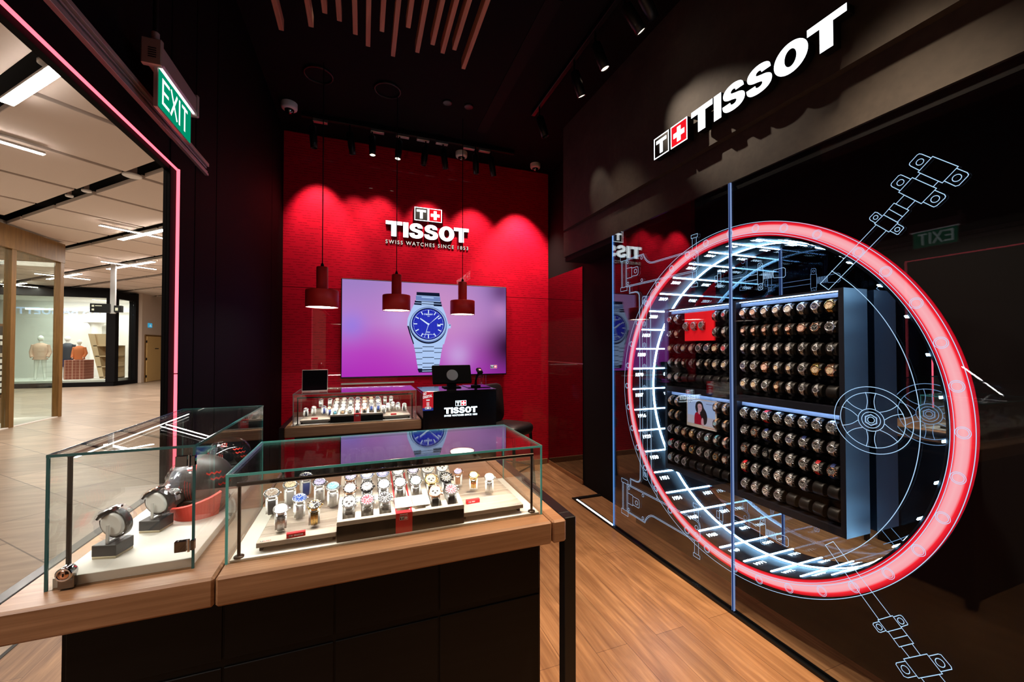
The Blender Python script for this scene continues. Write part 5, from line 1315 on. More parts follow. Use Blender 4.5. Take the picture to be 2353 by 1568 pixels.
# watch stands with black blocks: the watch shows its white inner disc to the shop
def stand(x, y, lab, wl, cs):
    e_ = empty('watch_stand', (x, y, ZT + 0.024), lab, 'watch stand', 'black block stands with clear post')
    e_.rotation_euler = (0, 0, R(-14))
    h = 0.036 if 'short' in lab else 0.052
    MB().bbox((-0.029, -0.029, 0.007), (0.029, 0.029, h), 'satinb', 0.001).build('block', e_)
    MB().bbox((-0.0285, -0.0285, 0), (0.0285, 0.0285, 0.007), 'brass', 0.0008).build('foot', e_)
    MB().box((-0.003, -0.020, h), (0.003, -0.016, h + 0.048), 'clearw').box((-0.003, -0.020, h), (0.003, 0.016, h + 0.004), 'clearw').box((-0.003, 0.012, h), (0.003, 0.016, h + 0.03), 'clearw').build('post', e_)
    # watch on its edge: loop axis towards the shop, tilted
    b_ = bpy.data.objects.new('wristwatch', None); col.objects.link(b_)
    Mx = Matrix.Translation((x + 0.004, y + 0.004, ZT + 0.024 + h + 0.046)) @ Matrix.Rotation(R(-14), 4, 'Z') @ Matrix.Rotation(R(-32), 4, 'Y') @ Matrix.Rotation(R(90), 4, 'Z') @ Matrix.Translation((0, 0, 0.038))
    b_.matrix_world = Mx
    tag(b_, wl, 'watch', 'watches on block stands')
    r_ = 0.0225; cm = CASEM[cs]
    for nm_, k_, ar in (('case', 'case', (r_, 'blacksteel', None, 1)), ('dial', 'dial', (r_, 'k', 'chrono', 1)), ('hands', 'hands', (r_, 'k', None, 1)), ('bezel', 'bezel', (r_, cm, None, 1)), ('crown', 'crown', (r_, cm, 'chrono', 1)), ('strap', 'strap', (r_, 'leather', None, 1))):
        add_mesh(nm_, part_mesh(k_, *ar), b_)
    # crumpled clear film around the strap
    f_ = MB(); random.seed(int(x * -1000))
    n = 30; ws = [-0.022, -0.012, 0.0, 0.012, 0.022]; vs = []
    for i in range(n):
        a = 2 * PI * i / n
        for w__ in ws:
            y_, z_ = LP(a, 0.004 + random.uniform(0, 0.004), r_ / 0.0205); vs.append((w__ + random.uniform(-0.002, 0.002), y_, z_))
    k = len(ws)
    f_.add(vs, [(i * k + j, ((i + 1) % n) * k + j, ((i + 1) % n) * k + j + 1, i * k + j + 1) for i in range(n) for j in range(k - 1)], 'clear')
    f_.build('clear_film', b_)
    # white oval inner cushion
    f_ = MB(); sc_ = r_ / 0.0205
    for (xa, m_) in ((0.015, 0), (-0.015, 1)): pass
    vs = []; prof = [(-0.0165, 0.80), (-0.0150, 0.97), (0.0150, 0.97), (0.0165, 0.80)]
    n = 36
    for (x_, k_) in prof:
        for i in range(n):
            a = 2 * PI * i / n
            vs.append((x_, LY * sc_ * 0.86 * k_ * math.sin(a), -LZ * sc_ + LZ * sc_ * 0.86 * k_ * math.cos(a)))
    f_.add(vs, [(j * n + i, j * n + (i + 1) % n, (j + 1) * n + (i + 1) % n, (j + 1) * n + i) for j in range(3) for i in range(n)], 'collar', True)
    f_.add(vs[:n], [tuple(range(n))], 'collar'); f_.add(vs[-n:], [tuple(range(n))], 'collar')
    ob_ = f_.build('oval_cushion'); ob_.matrix_world = Mx
    tag(ob_, 'white oval cushion inside ' + wl.split(' on ')[0].replace('watch', 'watch') , 'watch cushion')
M['satinb'] = mat('stand_block_black', (0.018, 0.017, 0.020), 0.45); M['brass'] = mat('stand_foot_brass', (0.48, 0.42, 0.30), 0.35, 0.8); M['clearw'] = mat('frosted_acrylic', (0.72, 0.70, 0.68), 0.15)
stand(-0.628, 1.392, 'short black block stand by the case door', 'film wrapped black watch on the short block stand', 's')
stand(-0.590, 1.535, 'tall black block stand behind the short one', 'film wrapped black and gold watch on the tall block stand', 'r')

# racing helmets with their red and black stand
def helmet(x, y, z, rz, lab, R_=0.085, shell='helm_grey', pad_='leather'):
    """open shell facing -x, film wrapped visor, red line decoration on the side towards -y"""
    e_ = empty('racing_helmet', (x, y, z), lab, 'helmet', 'racing helmets in the tall glass case', R(rz))
    n1, n2 = 48, 24
    def hp(u, v, k=1.0):
        a = u * 2 * PI; b_ = v * R(126)
        rr = math.sin(b_); zz = math.cos(b_)
        x_ = -rr * math.cos(a) * 1.12; y_ = rr * math.sin(a) * 0.88
        if math.cos(a) > 0:
            if zz < 0.1: x_ -= 0.20 * math.cos(a) ** 2 * min(1, (0.1 - zz) * 2.2)
        else:
            x_ *= 1.0 + 0.05 * zz
        return Vector((x_ * R_ * k, y_ * R_ * k, zz * R_ * k))
    vs = [hp(i / n1, j / n2) for j in range(n2 + 1) for i in range(n1)]
    sh = []; vi = []
    for j in range(n2):
        for i in range(n1):
            u = (i + 0.5) / n1; v = (j + 0.5) / n2; uu = min(u, 1 - u)
            f_ = (j * n1 + i, j * n1 + (i + 1) % n1, (j + 1) * n1 + (i + 1) % n1, (j + 1) * n1 + i)
            (vi if (uu < 0.21 and 0.47 < v < 0.76) else sh).append(f_)
    MB().add(vs, sh, shell, True).build('shell', e_)
    o2 = MB(); o2.add([p * 0.93 for p in vs], sh, pad_, True); o2.build('padding', e_)
    MB().add([p * 0.975 for p in vs], vi, 'helm_visor', True).build('visor', e_)
    random.seed(11)
    o3 = MB(); m1, m2 = 16, 14; fv = []
    for j in range(m2 + 1):
        for i in range(m1 + 1):
            u = (-0.27 + 0.54 * i / m1) % 1.0; v = 0.30 + 0.66 * j / m2
            fv.append(hp(u, v, 1.05 + random.uniform(-0.018, 0.05)))
    o3.add(fv, [(j * (m1 + 1) + i, j * (m1 + 1) + i + 1, (j + 1) * (m1 + 1) + i + 1, (j + 1) * (m1 + 1) + i) for j in range(m2) for i in range(m1)], 'clear', False)
    o3.build('clear_film', e_)
    o4 = MB(); K = 1.012
    for k in range(15):                      # upright red lines at the lower side
        u0 = 0.735 + 0.0135 * k; v0 = 0.60 + random.uniform(0.0, 0.22); wd = 0.0028
        for j in range(6):
            va, vb = v0 + (0.985 - v0) * j / 6, v0 + (0.985 - v0) * (j + 1) / 6
            o4.add([hp(u0, va, K), hp(u0 + wd, va, K), hp(u0 + wd, vb, K), hp(u0, vb, K)], [(0, 1, 2, 3)], 'helm_red')
    for (u0, v0, n_) in ((0.66, 0.50, 6), (0.64, 0.60, 6), (0.60, 0.72, 7)):
        for j in range(n_):
            z1, z2 = 0.03 * (j % 2), 0.03 * ((j + 1) % 2)
            o4.add([hp(u0 - 0.014 * j, v0 + z1, K), hp(u0 - 0.014 * (j + 1), v0 + z2, K), hp(u0 - 0.014 * (j + 1), v0 + 0.03 + z2, K), hp(u0 - 0.014 * j, v0 + 0.03 + z1, K)], [(0, 1, 2, 3)], 'helm_red')
    def bar(ua, va, ub, vb): o4.add([hp(ua, va, K), hp(ub, va, K), hp(ub, vb, K), hp(ua, vb, K)], [(0, 1, 2, 3)], 'helm_red')
    ua, ub, va, vb = 0.715, 0.765, 0.33, 0.44
    bar(ua, va, ub, va + 0.010); bar(ua, vb - 0.010, ub, vb); bar(ua, va, ua + 0.005, vb); bar(ub - 0.005, va, ub, vb)
    bar(ua + 0.012, va + 0.03, ub - 0.012, va + 0.042); bar(ua + 0.012, va + 0.055, ub - 0.012, va + 0.067); bar(ua + 0.022, va + 0.03, ua + 0.026, vb - 0.03)
    o4.build('decoration', e_)
    MB().lathe([(R_ * 0.80, 0), (R_ * 0.92, 0.004), (R_ * 0.92, 0.012), (R_ * 0.78, 0.016), (R_ * 0.55, 0.010)], 'leather', 36, Matrix.Translation((-0.004, 0, -R_ * 0.59 - 0.012)), sx=1.1, sy=0.9).build('base_ring', e_)
    return e_
M['helm_grey'] = mat('helmet_matt_black', (0.055, 0.045, 0.042), 0.40); M['helm_blk'] = mat('helmet_gloss_black', (0.006, 0.006, 0.007), 0.06, 0, 0.8); M['helm_red'] = mat('helmet_red', (0.70, 0.035, 0.02), 0.45)
M['helm_visor'] = mat('tinted_visor', (0.10, 0.10, 0.11), 0.12, 0, 0.9)
e = empty('red_display_stand', (-0.512, 1.655, ZT + 0.024), 'red and black display stand curving round under the helmets', 'display stand')
f = MB(); n = 26; vs = []
for i in range(n + 1):
    a = R(175 + 150 * i / n); rise = 0.030 * (i / n) ** 2
    for (rr, zz) in ((0.078, 0.0), (0.092, 0.034), (0.084, 0.036), (0.070, 0.0)): vs.append((rr * math.cos(a) * 0.98, rr * math.sin(a) * 1.18, zz * (1 + 0.35 * i / n) + rise * (zz > 0)))
f.add(vs, [(i * 4 + j, (i + 1) * 4 + j, (i + 1) * 4 + (j + 1) % 4, i * 4 + (j + 1) % 4) for i in range(n) for j in range(4)], 'helm_red', False)
f.build('red_front', e)
MB().lathe([(0.070, 0.0), (0.080, 0.032), (0.066, 0.036), (0.001, 0.034)], 'leather', 40, sx=0.98, sy=1.15).build('black_tray', e)
mt = Matrix.Translation((-0.572, 1.600, ZT + 0.024 + 0.034 + 0.058)) @ tilt(12, 62)
rest('cushion', 'watch_cushion', mt, 0.0168, 'cushion', 'black cushion on the red and black display stand', 'watch cushion', None)
watch(mt, 0.0168, 's', 'k', 'm', 'steel watch lying on the red and black display stand', 'watches by the helmets', True, 'black')
helmet(-0.523, 1.680, ZT + 0.024 + 0.098, -12, 'matt black helmet with red lines and wrapped visor in the tall glass case')
helmet(-0.498, 1.905, ZT + 0.024 + 0.130, -16, 'gloss black helmet behind the matt one in the tall glass case', 0.066, 'helm_blk')
ob = MB().bbox((-0.050, -0.050, 0), (0.050, 0.050, 0.078), 'leather', 0.004).build('helmet_block'); ob.location = (-0.498, 1.91, ZT + 0.024)
tag(ob, 'black block under the gloss black helmet', 'block')

# ================================================================== back counter
c = empty('back_counter', (-0.04, 3.60, 0), 'back display counter with oak worktop before the red wall', 'counter')
O = (-0.04, 3.60, 0)
wt('worktop', (-0.530, 3.272, 0.845), (0.444, 4.05, ZT), 'wood', c, O)
shift(MB().box((-0.47, 3.33, 0.0), (0.43, 4.0, 0.845), 'blackwood'), (0.04, -3.60, 0)).build('body', c)
for (x0, x1) in ((-0.465, -0.02), (-0.015, 0.425)): shift(MB().bbox((x0, 3.325, 0.03), (x1, 3.33, 0.835), 'blackwood', 0.001), (0.04, -3.60, 0)).build('door', c)
f = MB().bbox((-0.565, 3.285, 0.0), (-0.532, 3.32, 0.918), 'black', 0.002).bbox((-0.565, 3.32, 0.87), (-0.532, 4.05, 0.918), 'black', 0.002)
shift(f, (0.04, -3.60, 0)).build('end_frame', c)
DX, DY = -0.139, 2.037
M['edgeb'] = mat('pale_glass_edge', (0.35, 0.30, 0.30), 0.2, 0, 0.8)
vitrine(-0.342 + DX, 0.586 + DX - 0.04, 1.273 + DY, 1.70 + DY, ZT, 1.155, 'glass case with watches on the back counter', 'edgeb')
rail(-0.318 + DX, 0.560 + DX - 0.04, 1.292 + DY, ZT + 0.006, 1.124, 'black light rail standing inside the back glass case')
light('case_light', 'AREA', (-0.03, 1.297 + DY, 1.112), (-0.03, 1.42 + DY, 0.95), 3.0, (1, 0.92, 0.84), 0.84, sy=0.006)
display(DX - 0.022, DY, 'back', False)
G2 = 'watches in the back case'
BX = [-0.198, -0.145, -0.092, -0.039, 0.014, 0.067, 0.120]
BX = [DX - 0.022 + 0.121 - 0.159 + 0.053 * k for k in range(7)]
BROW = ['front', 'second', 'third', 'rear']
BT = ['slT swt swG swl rwl - -'.split(), 'sw5 sw5 sk5 sw5 sw5 sku snu'.split(), 'swm swm swm swm rwm swm swm'.split(), 'rwm swm skm snm rym rym snm'.split()]
CN = ['entrance side column', 'second column', 'third column', 'red ribbon column', 'fifth column', 'sixth column', 'cash desk side column']
for ri in range(4):
    for ci in range(7):
        s_ = BT[ri][ci]
        if s_ == '-': continue
        st = s_[2] if s_[2] in STRAPM else 'm'
        counter_watch(BX[ci], 1.342 + DY + 0.083 * ri, 1.022 + 0.015 * ri, 34, 0, 0.0200, s_[0], s_[1], st, '%s watch with %s dial, %s row of the back tray, %s' % (CASEN[s_[0]], DIN[s_[1]], BROW[ri], CN[ci]), False, None, G2, 0, 'white collar, %s row of the back tray, %s' % (BROW[ri], CN[ci]))
BL = [(-0.405, 3.405, 'k', 'l', 'beside the case corner'), (-0.360, 3.490, 's', 'G', 'second from the case corner'), (-0.288, 3.485, 'n', 'u', 'third from the case corner'), (-0.243, 3.415, 'y', 'u', 'beside the tray')]
for (x, y, dl, st, w_) in BL:
    counter_watch(x, y, ZT + 0.037 + 0.0725, 26, 14, 0.0165, 's' if dl != 'y' else 'g', dl, st, '%s dial watch on the back entrance side deck, %s' % (DIN[dl], w_), False, None, G2, 0, 'white collar on the back entrance side deck, ' + w_)
BR = [(0.155, 3.360, 'w', 'beside the tray'), (0.196, 3.480, 'w', 'second from the tray'), (0.238, 3.545, 's', 'third from the tray'), (0.276, 3.490, 'n', 'fourth from the tray'), (0.322, 3.420, 'k', 'farthest from the tray'.replace('farthest', 'last counted'))]
for (x, y, dl, w_) in BR:
    counter_watch(x, y, ZT + 0.037 + 0.0725, 26, -14, 0.0165, 's', dl, 'm' if dl != 'k' else 'l', '%s dial watch on the back cash desk side deck, %s' % (DIN[dl], w_), False, None, G2, 0, 'white collar on the back cash desk side deck, ' + w_)
# raised block behind, with four watches
for (x, w_, dls) in ((-0.285, 'entrance', ((-0.325, 'k'), (-0.257, 'k'))), (0.205, 'cash desk', ((0.182, 'w'), (0.232, 'w')))):
    ob = MB().bbox((-0.075, -0.03, 0), (0.075, 0.03, 0.066), 'deck', 0.001).build('display_riser'); ob.location = (x, 3.67, ZT + 0.006)
    tag(ob, 'pale riser block at the rear of the back case, %s side' % w_, 'display riser', 'pale risers in the back case')
    for k, (xx, dl) in enumerate(dls):
        pl = ('outer', 'inner')[k if w_ == 'entrance' else 1 - k]
        counter_watch(xx, 3.665, ZT + 0.072 + 0.0725, 26, 0, 0.0165, 's', dl, 'm', '%s dial watch on the %s side riser of the back case, %s one' % (DIN[dl], w_, pl), False, None, G2, 0, 'white collar on the %s side riser, %s one' % (w_, pl))
# tablet on the back case
e = empty('tablet_display', (-0.352, 3.478, 1.1565), 'dark upright tablet screen with thin silver frame on the back glass case', 'tablet')
e.rotation_euler = (R(-6), 0, R(3))
MB().bbox((-0.091, -0.004, 0.0), (0.091, 0.004, 0.168), 'alu', 0.001).build('frame', e)
MB().box((-0.087, -0.0048, 0.006), (0.087, -0.0040, 0.163), 'glossblk').build('screen', e)
MB().bbox((-0.03, 0.004, 0.0), (0.03, 0.05, 0.004), 'alu', 0.0005).build('foot', e)
# cash desk
e = empty('cash_desk', (0.76, 3.25, 0), 'black cash desk with lit logo on its front', 'cash desk')
M['desk'] = mat('black_lacquer_desk', (0.006, 0.006, 0.008), 0.10, 0, 0.6)
MB().bbox((-0.308, 0, 0), (0.308, 0.40, 1.128), 'desk', 0.003).build('body', e)
MB().bbox((-0.310, -0.002, 1.129), (0.310, 0.402, 1.145), 'desk', 0.002).build('top', e)
MB().bbox((0.10, 0.15, 1.146), (0.305, 0.40, 1.150), 'glossblk', 0.001).build('glass_mat', e)
f = MB(); fr = ((-0.138, -0.0015, 0.958), (1, 0, 0), (0, 0, 1), (0, -1, 0))
M['dl'] = emis('desk_logo_white', (0.75, 0.92, 1.0), 3.2)
word(f, fr, 0.049, 0, 0.001, 'dl', 'dl', 0.277 / (5.92 * 0.049))
fr = ((-0.046, -0.0015, 1.017), (1, 0, 0), (0, 0, 1), (0, -1, 0))
logo_t(f, fr, 0, 0, 0.044, 0, 0.0008, 'dl'); logo_x(f, fr, 0.047, 0, 0.044, 0, 0.0008, 'dl')
text(f, 'SWISS WATCHES SINCE 1853', ((-0.138, -0.0025, 0.934), (1, 0, 0), (0, 0, 1), (0, -1, 0)), 0, 0, 0.0145, 'dl', 0, width=0.277, bold=0.03, space=1.1)
f.build('lit_logo', e)
e = empty('notice_card', (0.490, 3.244, 0.992), 'red and blue upright notice card on the cash desk corner', 'notice card')
f = MB().bbox((-0.042, -0.001, 0.0), (0.042, 0.002, 0.150), 'bluel', 0.0005)
M['nred'] = emis('notice_red', (0.62, 0.02, 0.03), 0.75); M['nblue'] = emis('notice_blue', (0.03, 0.05, 0.30), 0.7); M['nwht'] = emis('notice_white', (0.8, 0.75, 0.75), 0.9)
fr = ((-0.042, -0.0013, 0.0), (1, 0, 0), (0, 0, 1), (0, -1, 0))
f.prism([(0, 0), (0.084, 0), (0.084, 0.022), (0, 0.022)], fr, 0, 0, 'nblue'); f.prism([(0, 0.022), (0.084, 0.022), (0.084, 0.150), (0, 0.150)], fr, 0, 0, 'nred')
fr2 = ((-0.042, -0.0015, 0.0), (0.985, 0, 0.17), (-0.0, 0, 1), (0, -1, 0))
text(f, 'GO', fr2, 0.004, 0.122, 0.022, 'nwht', 0, width=0.026, bold=0.06); text(f, 'DIGITAL', fr2, 0.002, 0.096, 0.022, 'nwht', 0, width=0.075, bold=0.06)
for (u, v, w_, h_) in ((0.028, 0.079, 0.027, 0.011), (0.030, 0.058, 0.022, 0.008), (0.030, 0.046, 0.022, 0.007), (0.031, 0.035, 0.022, 0.006), (0.018, 0.012, 0.048, 0.018)): f.prism([(u, v), (u + w_, v), (u + w_, v + h_), (u, v + h_)], fr, 0.0002, 0.0002, 'nwht')
for u in (0.022, 0.052): f.prism([(u, 0.016), (u + 0.009, 0.016), (u + 0.009, 0.025), (u, 0.025)], fr, 0.0004, 0.0004, 'logo_blk')
f.build('print', e)
# till monitor
e = empty('till_monitor', (0.735, 3.50, 1.146), 'black till monitor seen from behind on the cash desk', 'monitor')
T = Matrix.Translation((0, -0.01, 0.115)) @ Matrix.Rotation(R(-22), 4, 'X')
MB().bbox((-0.172, -0.012, -0.085), (0.172, 0.014, 0.085), 'matt', 0.006, T).build('screen_back', e)
MB().lathe([(0.052, 0), (0.050, 0.006), (0.001, 0.006)], 'steel2', 24, T @ Matrix.Translation((0, -0.010, -0.01)) @ Matrix.Rotation(R(90), 4, 'X'), smooth=False).build('hinge_cover', e)
MB().bbox((-0.040, -0.02, 0.004), (0.040, 0.03, 0.11), 'matt', 0.008).build('neck', e)
MB().bbox((-0.075, -0.06, 0.0), (0.075, 0.08, 0.008), 'matt', 0.003).build('foot', e)
e = empty('barcode_scanner', (0.955, 3.50, 1.151), 'black barcode scanner on a curved stand beside the till monitor', 'scanner')
MB().lathe([(0.045, 0), (0.045, 0.008), (0.015, 0.012), (0.001, 0.012)], 'matt', 24).build('foot', e)
MB().tube([(0, 0, 0.01), (0.0, 0, 0.05), (0.01, -0.005, 0.09), (0.028, -0.012, 0.12)], 0.010, 'matt', 12, rs=[0.014, 0.010, 0.010, 0.012]).build('stem', e)
T = Matrix.Translation((0.028, -0.02, 0.135)) @ Matrix.Rotation(R(25), 4, 'X')
MB().bbox((-0.025, -0.045, -0.014), (0.025, 0.040, 0.018), 'matt', 0.010, T).build('head', e)
MB().bbox((-0.012, -0.030, 0.014), (0.012, 0.005, 0.022), 'steel2', 0.003, T).build('trigger', e)
# bar chair
e = empty('bar_chair', (1.43, 3.95, 0), 'black leather bar chair beside the cash desk', 'chair', rz=R(38))
def pad(w_, d_, z0, z1, bulge, T=None, m='leather'):
    mb = MB(); n = 8; vs = []
    for k in range(6):
        t = k / 5; z = z0 + (z1 - z0) * t
        e_ = 1 - 0.10 * (abs(t - 0.5) * 2) ** 3
        for i in range(28):
            a = 2 * PI * i / 28; c_, s_ = math.cos(a), math.sin(a); p = 0.42
            vs.append((math.copysign(abs(c_) ** p, c_) * w_ / 2 * e_, math.copysign(abs(s_) ** p, s_) * d_ / 2 * e_, z + (bulge * (1 - (c_ * c_ + s_ * s_) * 0.0) if k == 5 else 0)))
    fs = [(k * 28 + i, k * 28 + (i + 1) % 28, (k + 1) * 28 + (i + 1) % 28, (k + 1) * 28 + i) for k in range(5) for i in range(28)]
    fs += [tuple(reversed(range(28))), tuple(range(140, 168))]
    if T is not None: vs = [T @ Vector(v) for v in vs]
    return mb.add(vs, fs, m, True)
pad(0.44, 0.44, 0.60, 0.70, 0.0).build('seat', e)
T = Matrix.Translation((0, 0.20, 0.69)) @ Matrix.Rotation(R(-6), 4, 'X') @ Matrix.Rotation(R(90), 4, 'X')
pad(0.40, 0.42, -0.03, 0.03, 0.0, Matrix.Translation((0, 0.205, 0.90)) @ Matrix.Rotation(R(84), 4, 'X')).build('backrest', e)
for sx_ in (-1, 1):
    for sy_ in (-1, 1):
        MB().tube([(sx_ * 0.17, sy_ * 0.17, 0.605), (sx_ * 0.205, sy_ * 0.205, 0.0)], 0.016, 'black', 10).build('leg', e)
MB().tube([(-0.19, -0.19, 0.25), (0.19, -0.19, 0.25), (0.19, 0.19, 0.25), (-0.19, 0.19, 0.25)], 0.009, 'black', 8, closed=True).build('footrest', e)
# ================================================================== the mall outside
Q2 = math.sqrt(0.5)
def AB(a, b, z=0.0): return Vector(((b - a) * Q2, (a + b) * Q2, z))
TM = Matrix(((-Q2, Q2, 0, 0), (Q2, Q2, 0, 0), (0, 0, 1, 0), (0, 0, 0, 1)))      # (a, b, z) -> world
ZM = 3.80
plen = struct(MB().box((-30, -2.5, ZM + 0.35), (-0.96, 42, ZM + 0.45), 'plenum').build('ceiling_mall'))
# suspended panels, 1.39 x 1.19 m
for i in range(-1, 24):
    for j in range(-8, 9):
        a0, a1 = 5.42 + 1.385 * (i - 3) + 0.045, 5.42 + 1.385 * (i - 2) - 0.045
        b0, b1 = 1.44 + 1.38 * j, 1.44 + 1.38 * j + 1.18
        cc = AB((a0 + a1) / 2, (b0 + b1) / 2)
        if cc.x > -1.9 or cc.x < -16 or cc.y < -1.5 or cc.y > 27: continue
        if cc.x < -6.1 and cc.y < 11.4 and cc.x < -6.1: 
            if cc.x < -6.8: continue
        if cc.x < -9.8 and cc.y > 19.5: continue
        o = MB().bbox((a0, b0, ZM), (a1, b1, ZM + 0.06), 'panel', 0.004, TM)
        struct(o.build('ceiling_panel'))
# light tubes (crossing pairs)
def tubes(ca, cb, la, lb, lab, both=True):
    e_ = empty('cross_light', AB(ca, cb, ZM - 0.125), lab, 'ceiling light', 'crossing light tubes of the mall ceiling')
    T0 = TM.copy()
    f_ = MB().bbox((-la / 2, -0.048, 0.03), (la / 2, 0.048, 0.055), 'steel2', 0.003, T0); 
    lh = f_.build('long_housing', e_); MB().add([T0 @ Vector(p) for p in ((-la / 2 + 0.01, -0.046, 0.028), (la / 2 - 0.01, -0.046, 0.028), (la / 2 - 0.01, 0.046, 0.028), (-la / 2 + 0.01, 0.046, 0.028))], [(0, 1, 2, 3)], 'mallled').build('long_tube', lh)
    if both:
        chh = MB().bbox((-0.036, -lb / 2, 0.028), (0.036, lb / 2, 0.055), 'steel2', 0.003, T0).build('cross_housing', e_); MB().add([T0 @ Vector(p) for p in ((-0.034, -lb / 2, 0.026), (0.034, -lb / 2, 0.026), (0.034, lb / 2, 0.026), (-0.034, lb / 2, 0.026))], [(0, 1, 2, 3)], 'mallled').build('cross_tube', chh)
tubes(9.75, 4.08, 1.9, 1.3, 'crossing pair of light tubes cut by the black entrance jamb')
tubes(13.85, 5.49, 2.4, 1.15, 'crossing pair of light tubes in the middle of the mall ceiling')
tubes(17.9, 5.49, 2.3, 1.2, 'crossing pair of light tubes behind the oak shopfront post')
tubes(22.0, 5.49, 2.3, 1.2, 'far crossing pair of light tubes near the dark framed shop')
tubes(6.75, 1.15, 0.2, 1.5, 'single light tube ending over the mall walkway')
tubes(5.0, 1.35, 1.3, 0.5, 'boxy light fitting at the edge of the picture, closest mall light', False)
for (a, b) in ((2.0, -1.4), (6.5, -2.6), (10.5, -0.5), (14.0, 1.5), (10.0, 7.0), (15.5, 9.0), (18.5, 3.0)): 
    p_ = AB(a, b)
    if p_.x < -6.0 and p_.y < 11.5: continue
    tubes(a, b, 2.2, 1.2, 'crossing light tubes of the mall ceiling outside the picture')
light('mall_fill_lamp', 'AREA', (-4.2, 7.0, 3.7), (-4.2, 7.0, 0), 220, (1, 0.84, 0.66), 2.0, sy=3.0) if False else None
# ceiling devices
for (a, b, r, lab) in ((6.84, 2.72, 0.10, 'largest round detector on the black ceiling strip'), (8.12, 2.71, 0.055, 'round detector on a short stem in the black ceiling strip'), (8.62, 2.69, 0.045, 'small round speaker in the black ceiling strip'), (4.76, 1.35, 0.06, 'round detector on a stem beside the entrance beam')):
    e = empty('ceiling_detector', AB(a, b, ZM + 0.02), lab, 'detector', 'round devices of the mall ceiling')
    MB().lathe([(r * 0.5, 0.10), (r * 0.5, 0.0)], 'alu', 20).build('stem', e)
    MB().lathe([(r * 0.5, 0.0), (r, -0.005), (r, -0.028), (r * 0.85, -0.034), (0.001, -0.034)], 'wht', 28).build('disc', e)

# oak shopfront
e = empty('oak_shopfront', (-6.2, 10.0, 0), 'oak framed glass shopfront across the mall', 'shopfront')
MB().bbox((-0.06, -3.0, 3.34), (0.06, 1.62, 3.76), 'mallwood', 0.004).build('header', e)
for y in (-1.0, 0.27, 1.55): MB().bbox((-0.055, y - 0.055, 0.0), (0.055, y + 0.055, 3.34), 'mallwood', 0.004).build('post', e)
MB().bbox((-4.0, 1.50, 3.34), (-0.06, 1.60, 3.76), 'mallwood', 0.004).build('header', e)
for (y0, y1) in ((-0.94, 0.21), (0.33, 1.42)): MB().box((-0.006, y0, 0.02), (0.006, y1, 3.34), 'mglass').build('pane', e)
MB().box((-3.5, 1.545, 0.02), (-0.07, 1.557, 3.34), 'mglass').build('pane', e)
MB().box((-4.15, -3.0, -0.001), (0.05, 1.60, 0.012), 'shopwhite').build('plinth', e)
struct(MB().box((-11.0, 7.0, 3.78), (-6.25, 11.6, 3.86), 'shopwhite').build('ceiling_shop'))
struct(MB().box((-10.5, 6.9, 0.0), (-10.4, 11.6, 3.78), 'shopwhite').build('wall_shop'))
light('shop_lamp', 'AREA', (-8.2, 9.6, 3.7), (-8.2, 9.6, 0), 130, (1, 0.92, 0.80), 2.2, sy=2.2)
# board of small boxes in the oak shop
e = empty('display_board', (-6.75, 10.55, 0), 'brown board with rows of small white boxes behind the oak shopfront', 'display board')
M['brownb'] = mat('brown_board', (0.16, 0.07, 0.02), 0.5); M['blk2'] = mat('board_recess', (0.02, 0.015, 0.012), 0.6)
MB().bbox((-0.06, -0.75, 0.50), (0.02, 0.72, 1.97), 'brownb', 0.004).box((0.02, -0.68, 0.56), (0.024, 0.65, 1.92), 'blk2').build('board', e)
MB().bbox((-0.25, -0.70, 0.013), (0.10, 0.60, 0.50), 'mallwood', 0.004).build('base', e)
for r_ in range(11):
    for k in range(8):
        if random.random() < 0.08: continue
        o = MB().bbox((0, -0.068, 0), (0.035, 0.068, 0.075), 'wht' if random.random() < 0.85 else 'cream', 0.002).build('small_box')
        o.location = (-6.7255, 10.55 - 0.59 + k * 0.165 + random.uniform(-0.006, 0.006), 0.60 + r_ * 0.118)
        tag(o, 'small white box on the brown board behind the oak shopfront', 'box', 'small white boxes on the brown board')

# dark framed shop at the end of the mall
e = empty('dark_shopfront', (-9.15, 20.0, 0), 'dark framed corner shopfront with bright window at the end of the mall', 'shopfront')
MB().bbox((-4.0, -0.10, 3.42), (0.10, 0.10, 3.76), 'matt', 0.004).build('header', e)
MB().bbox((-4.0, -0.10, 0.0), (0.10, 0.10, 0.16), 'matt', 0.004).build('sill', e)
MB().bbox((-0.14, -0.12, 0.16), (0.14, 0.12, 3.42), 'matt', 0.004).build('post', e)
MB().bbox((0.02, 1.12, 0.0), (0.24, 1.34, 3.76), 'matt', 0.004).build('post', e)
Tq = Matrix.Rotation(-math.atan2(0.17, 1.2), 4, 'Z')
MB().bbox((-0.08, 0.0, 3.42), (0.08, 1.2, 3.70), 'matt', 0.004, Tq).build('header', e)
MB().bbox((-0.08, 0.0, 0.0), (0.08, 1.2, 0.16), 'matt', 0.004, Tq).build('sill', e)
MB().box((-4.0, -0.006, 0.16), (-0.14, 0.006, 3.42), 'mglass').build('pane', e)
MB().box((-0.006, 0.12, 0.16), (0.006, 1.12, 3.42), 'mglass', Tq).build('pane', e)
struct(MB().box((-14.0, 22.6, 0.0), (-9.3, 22.7, 3.8), 'shopwhite').build('wall_window'))
struct(MB().box((-14.0, 20.1, 0.14), (-9.2, 22.6, 0.24), 'shopwhite').build('floor_window'))
struct(MB().box((-9.26, 21.4, 0.0), (-9.18, 22.6, 3.8), 'shopwhite').build('wall_window'))
M['cove'] = emis('cove_light', (1.0, 0.93, 0.84), 2.2)
o = MB().box((-13.0, 22.3, 3.05), (-9.25, 22.36, 3.13), 'cove').build('cove_light'); tag(o, 'long glowing cove light over the bright shop window', 'cove light')
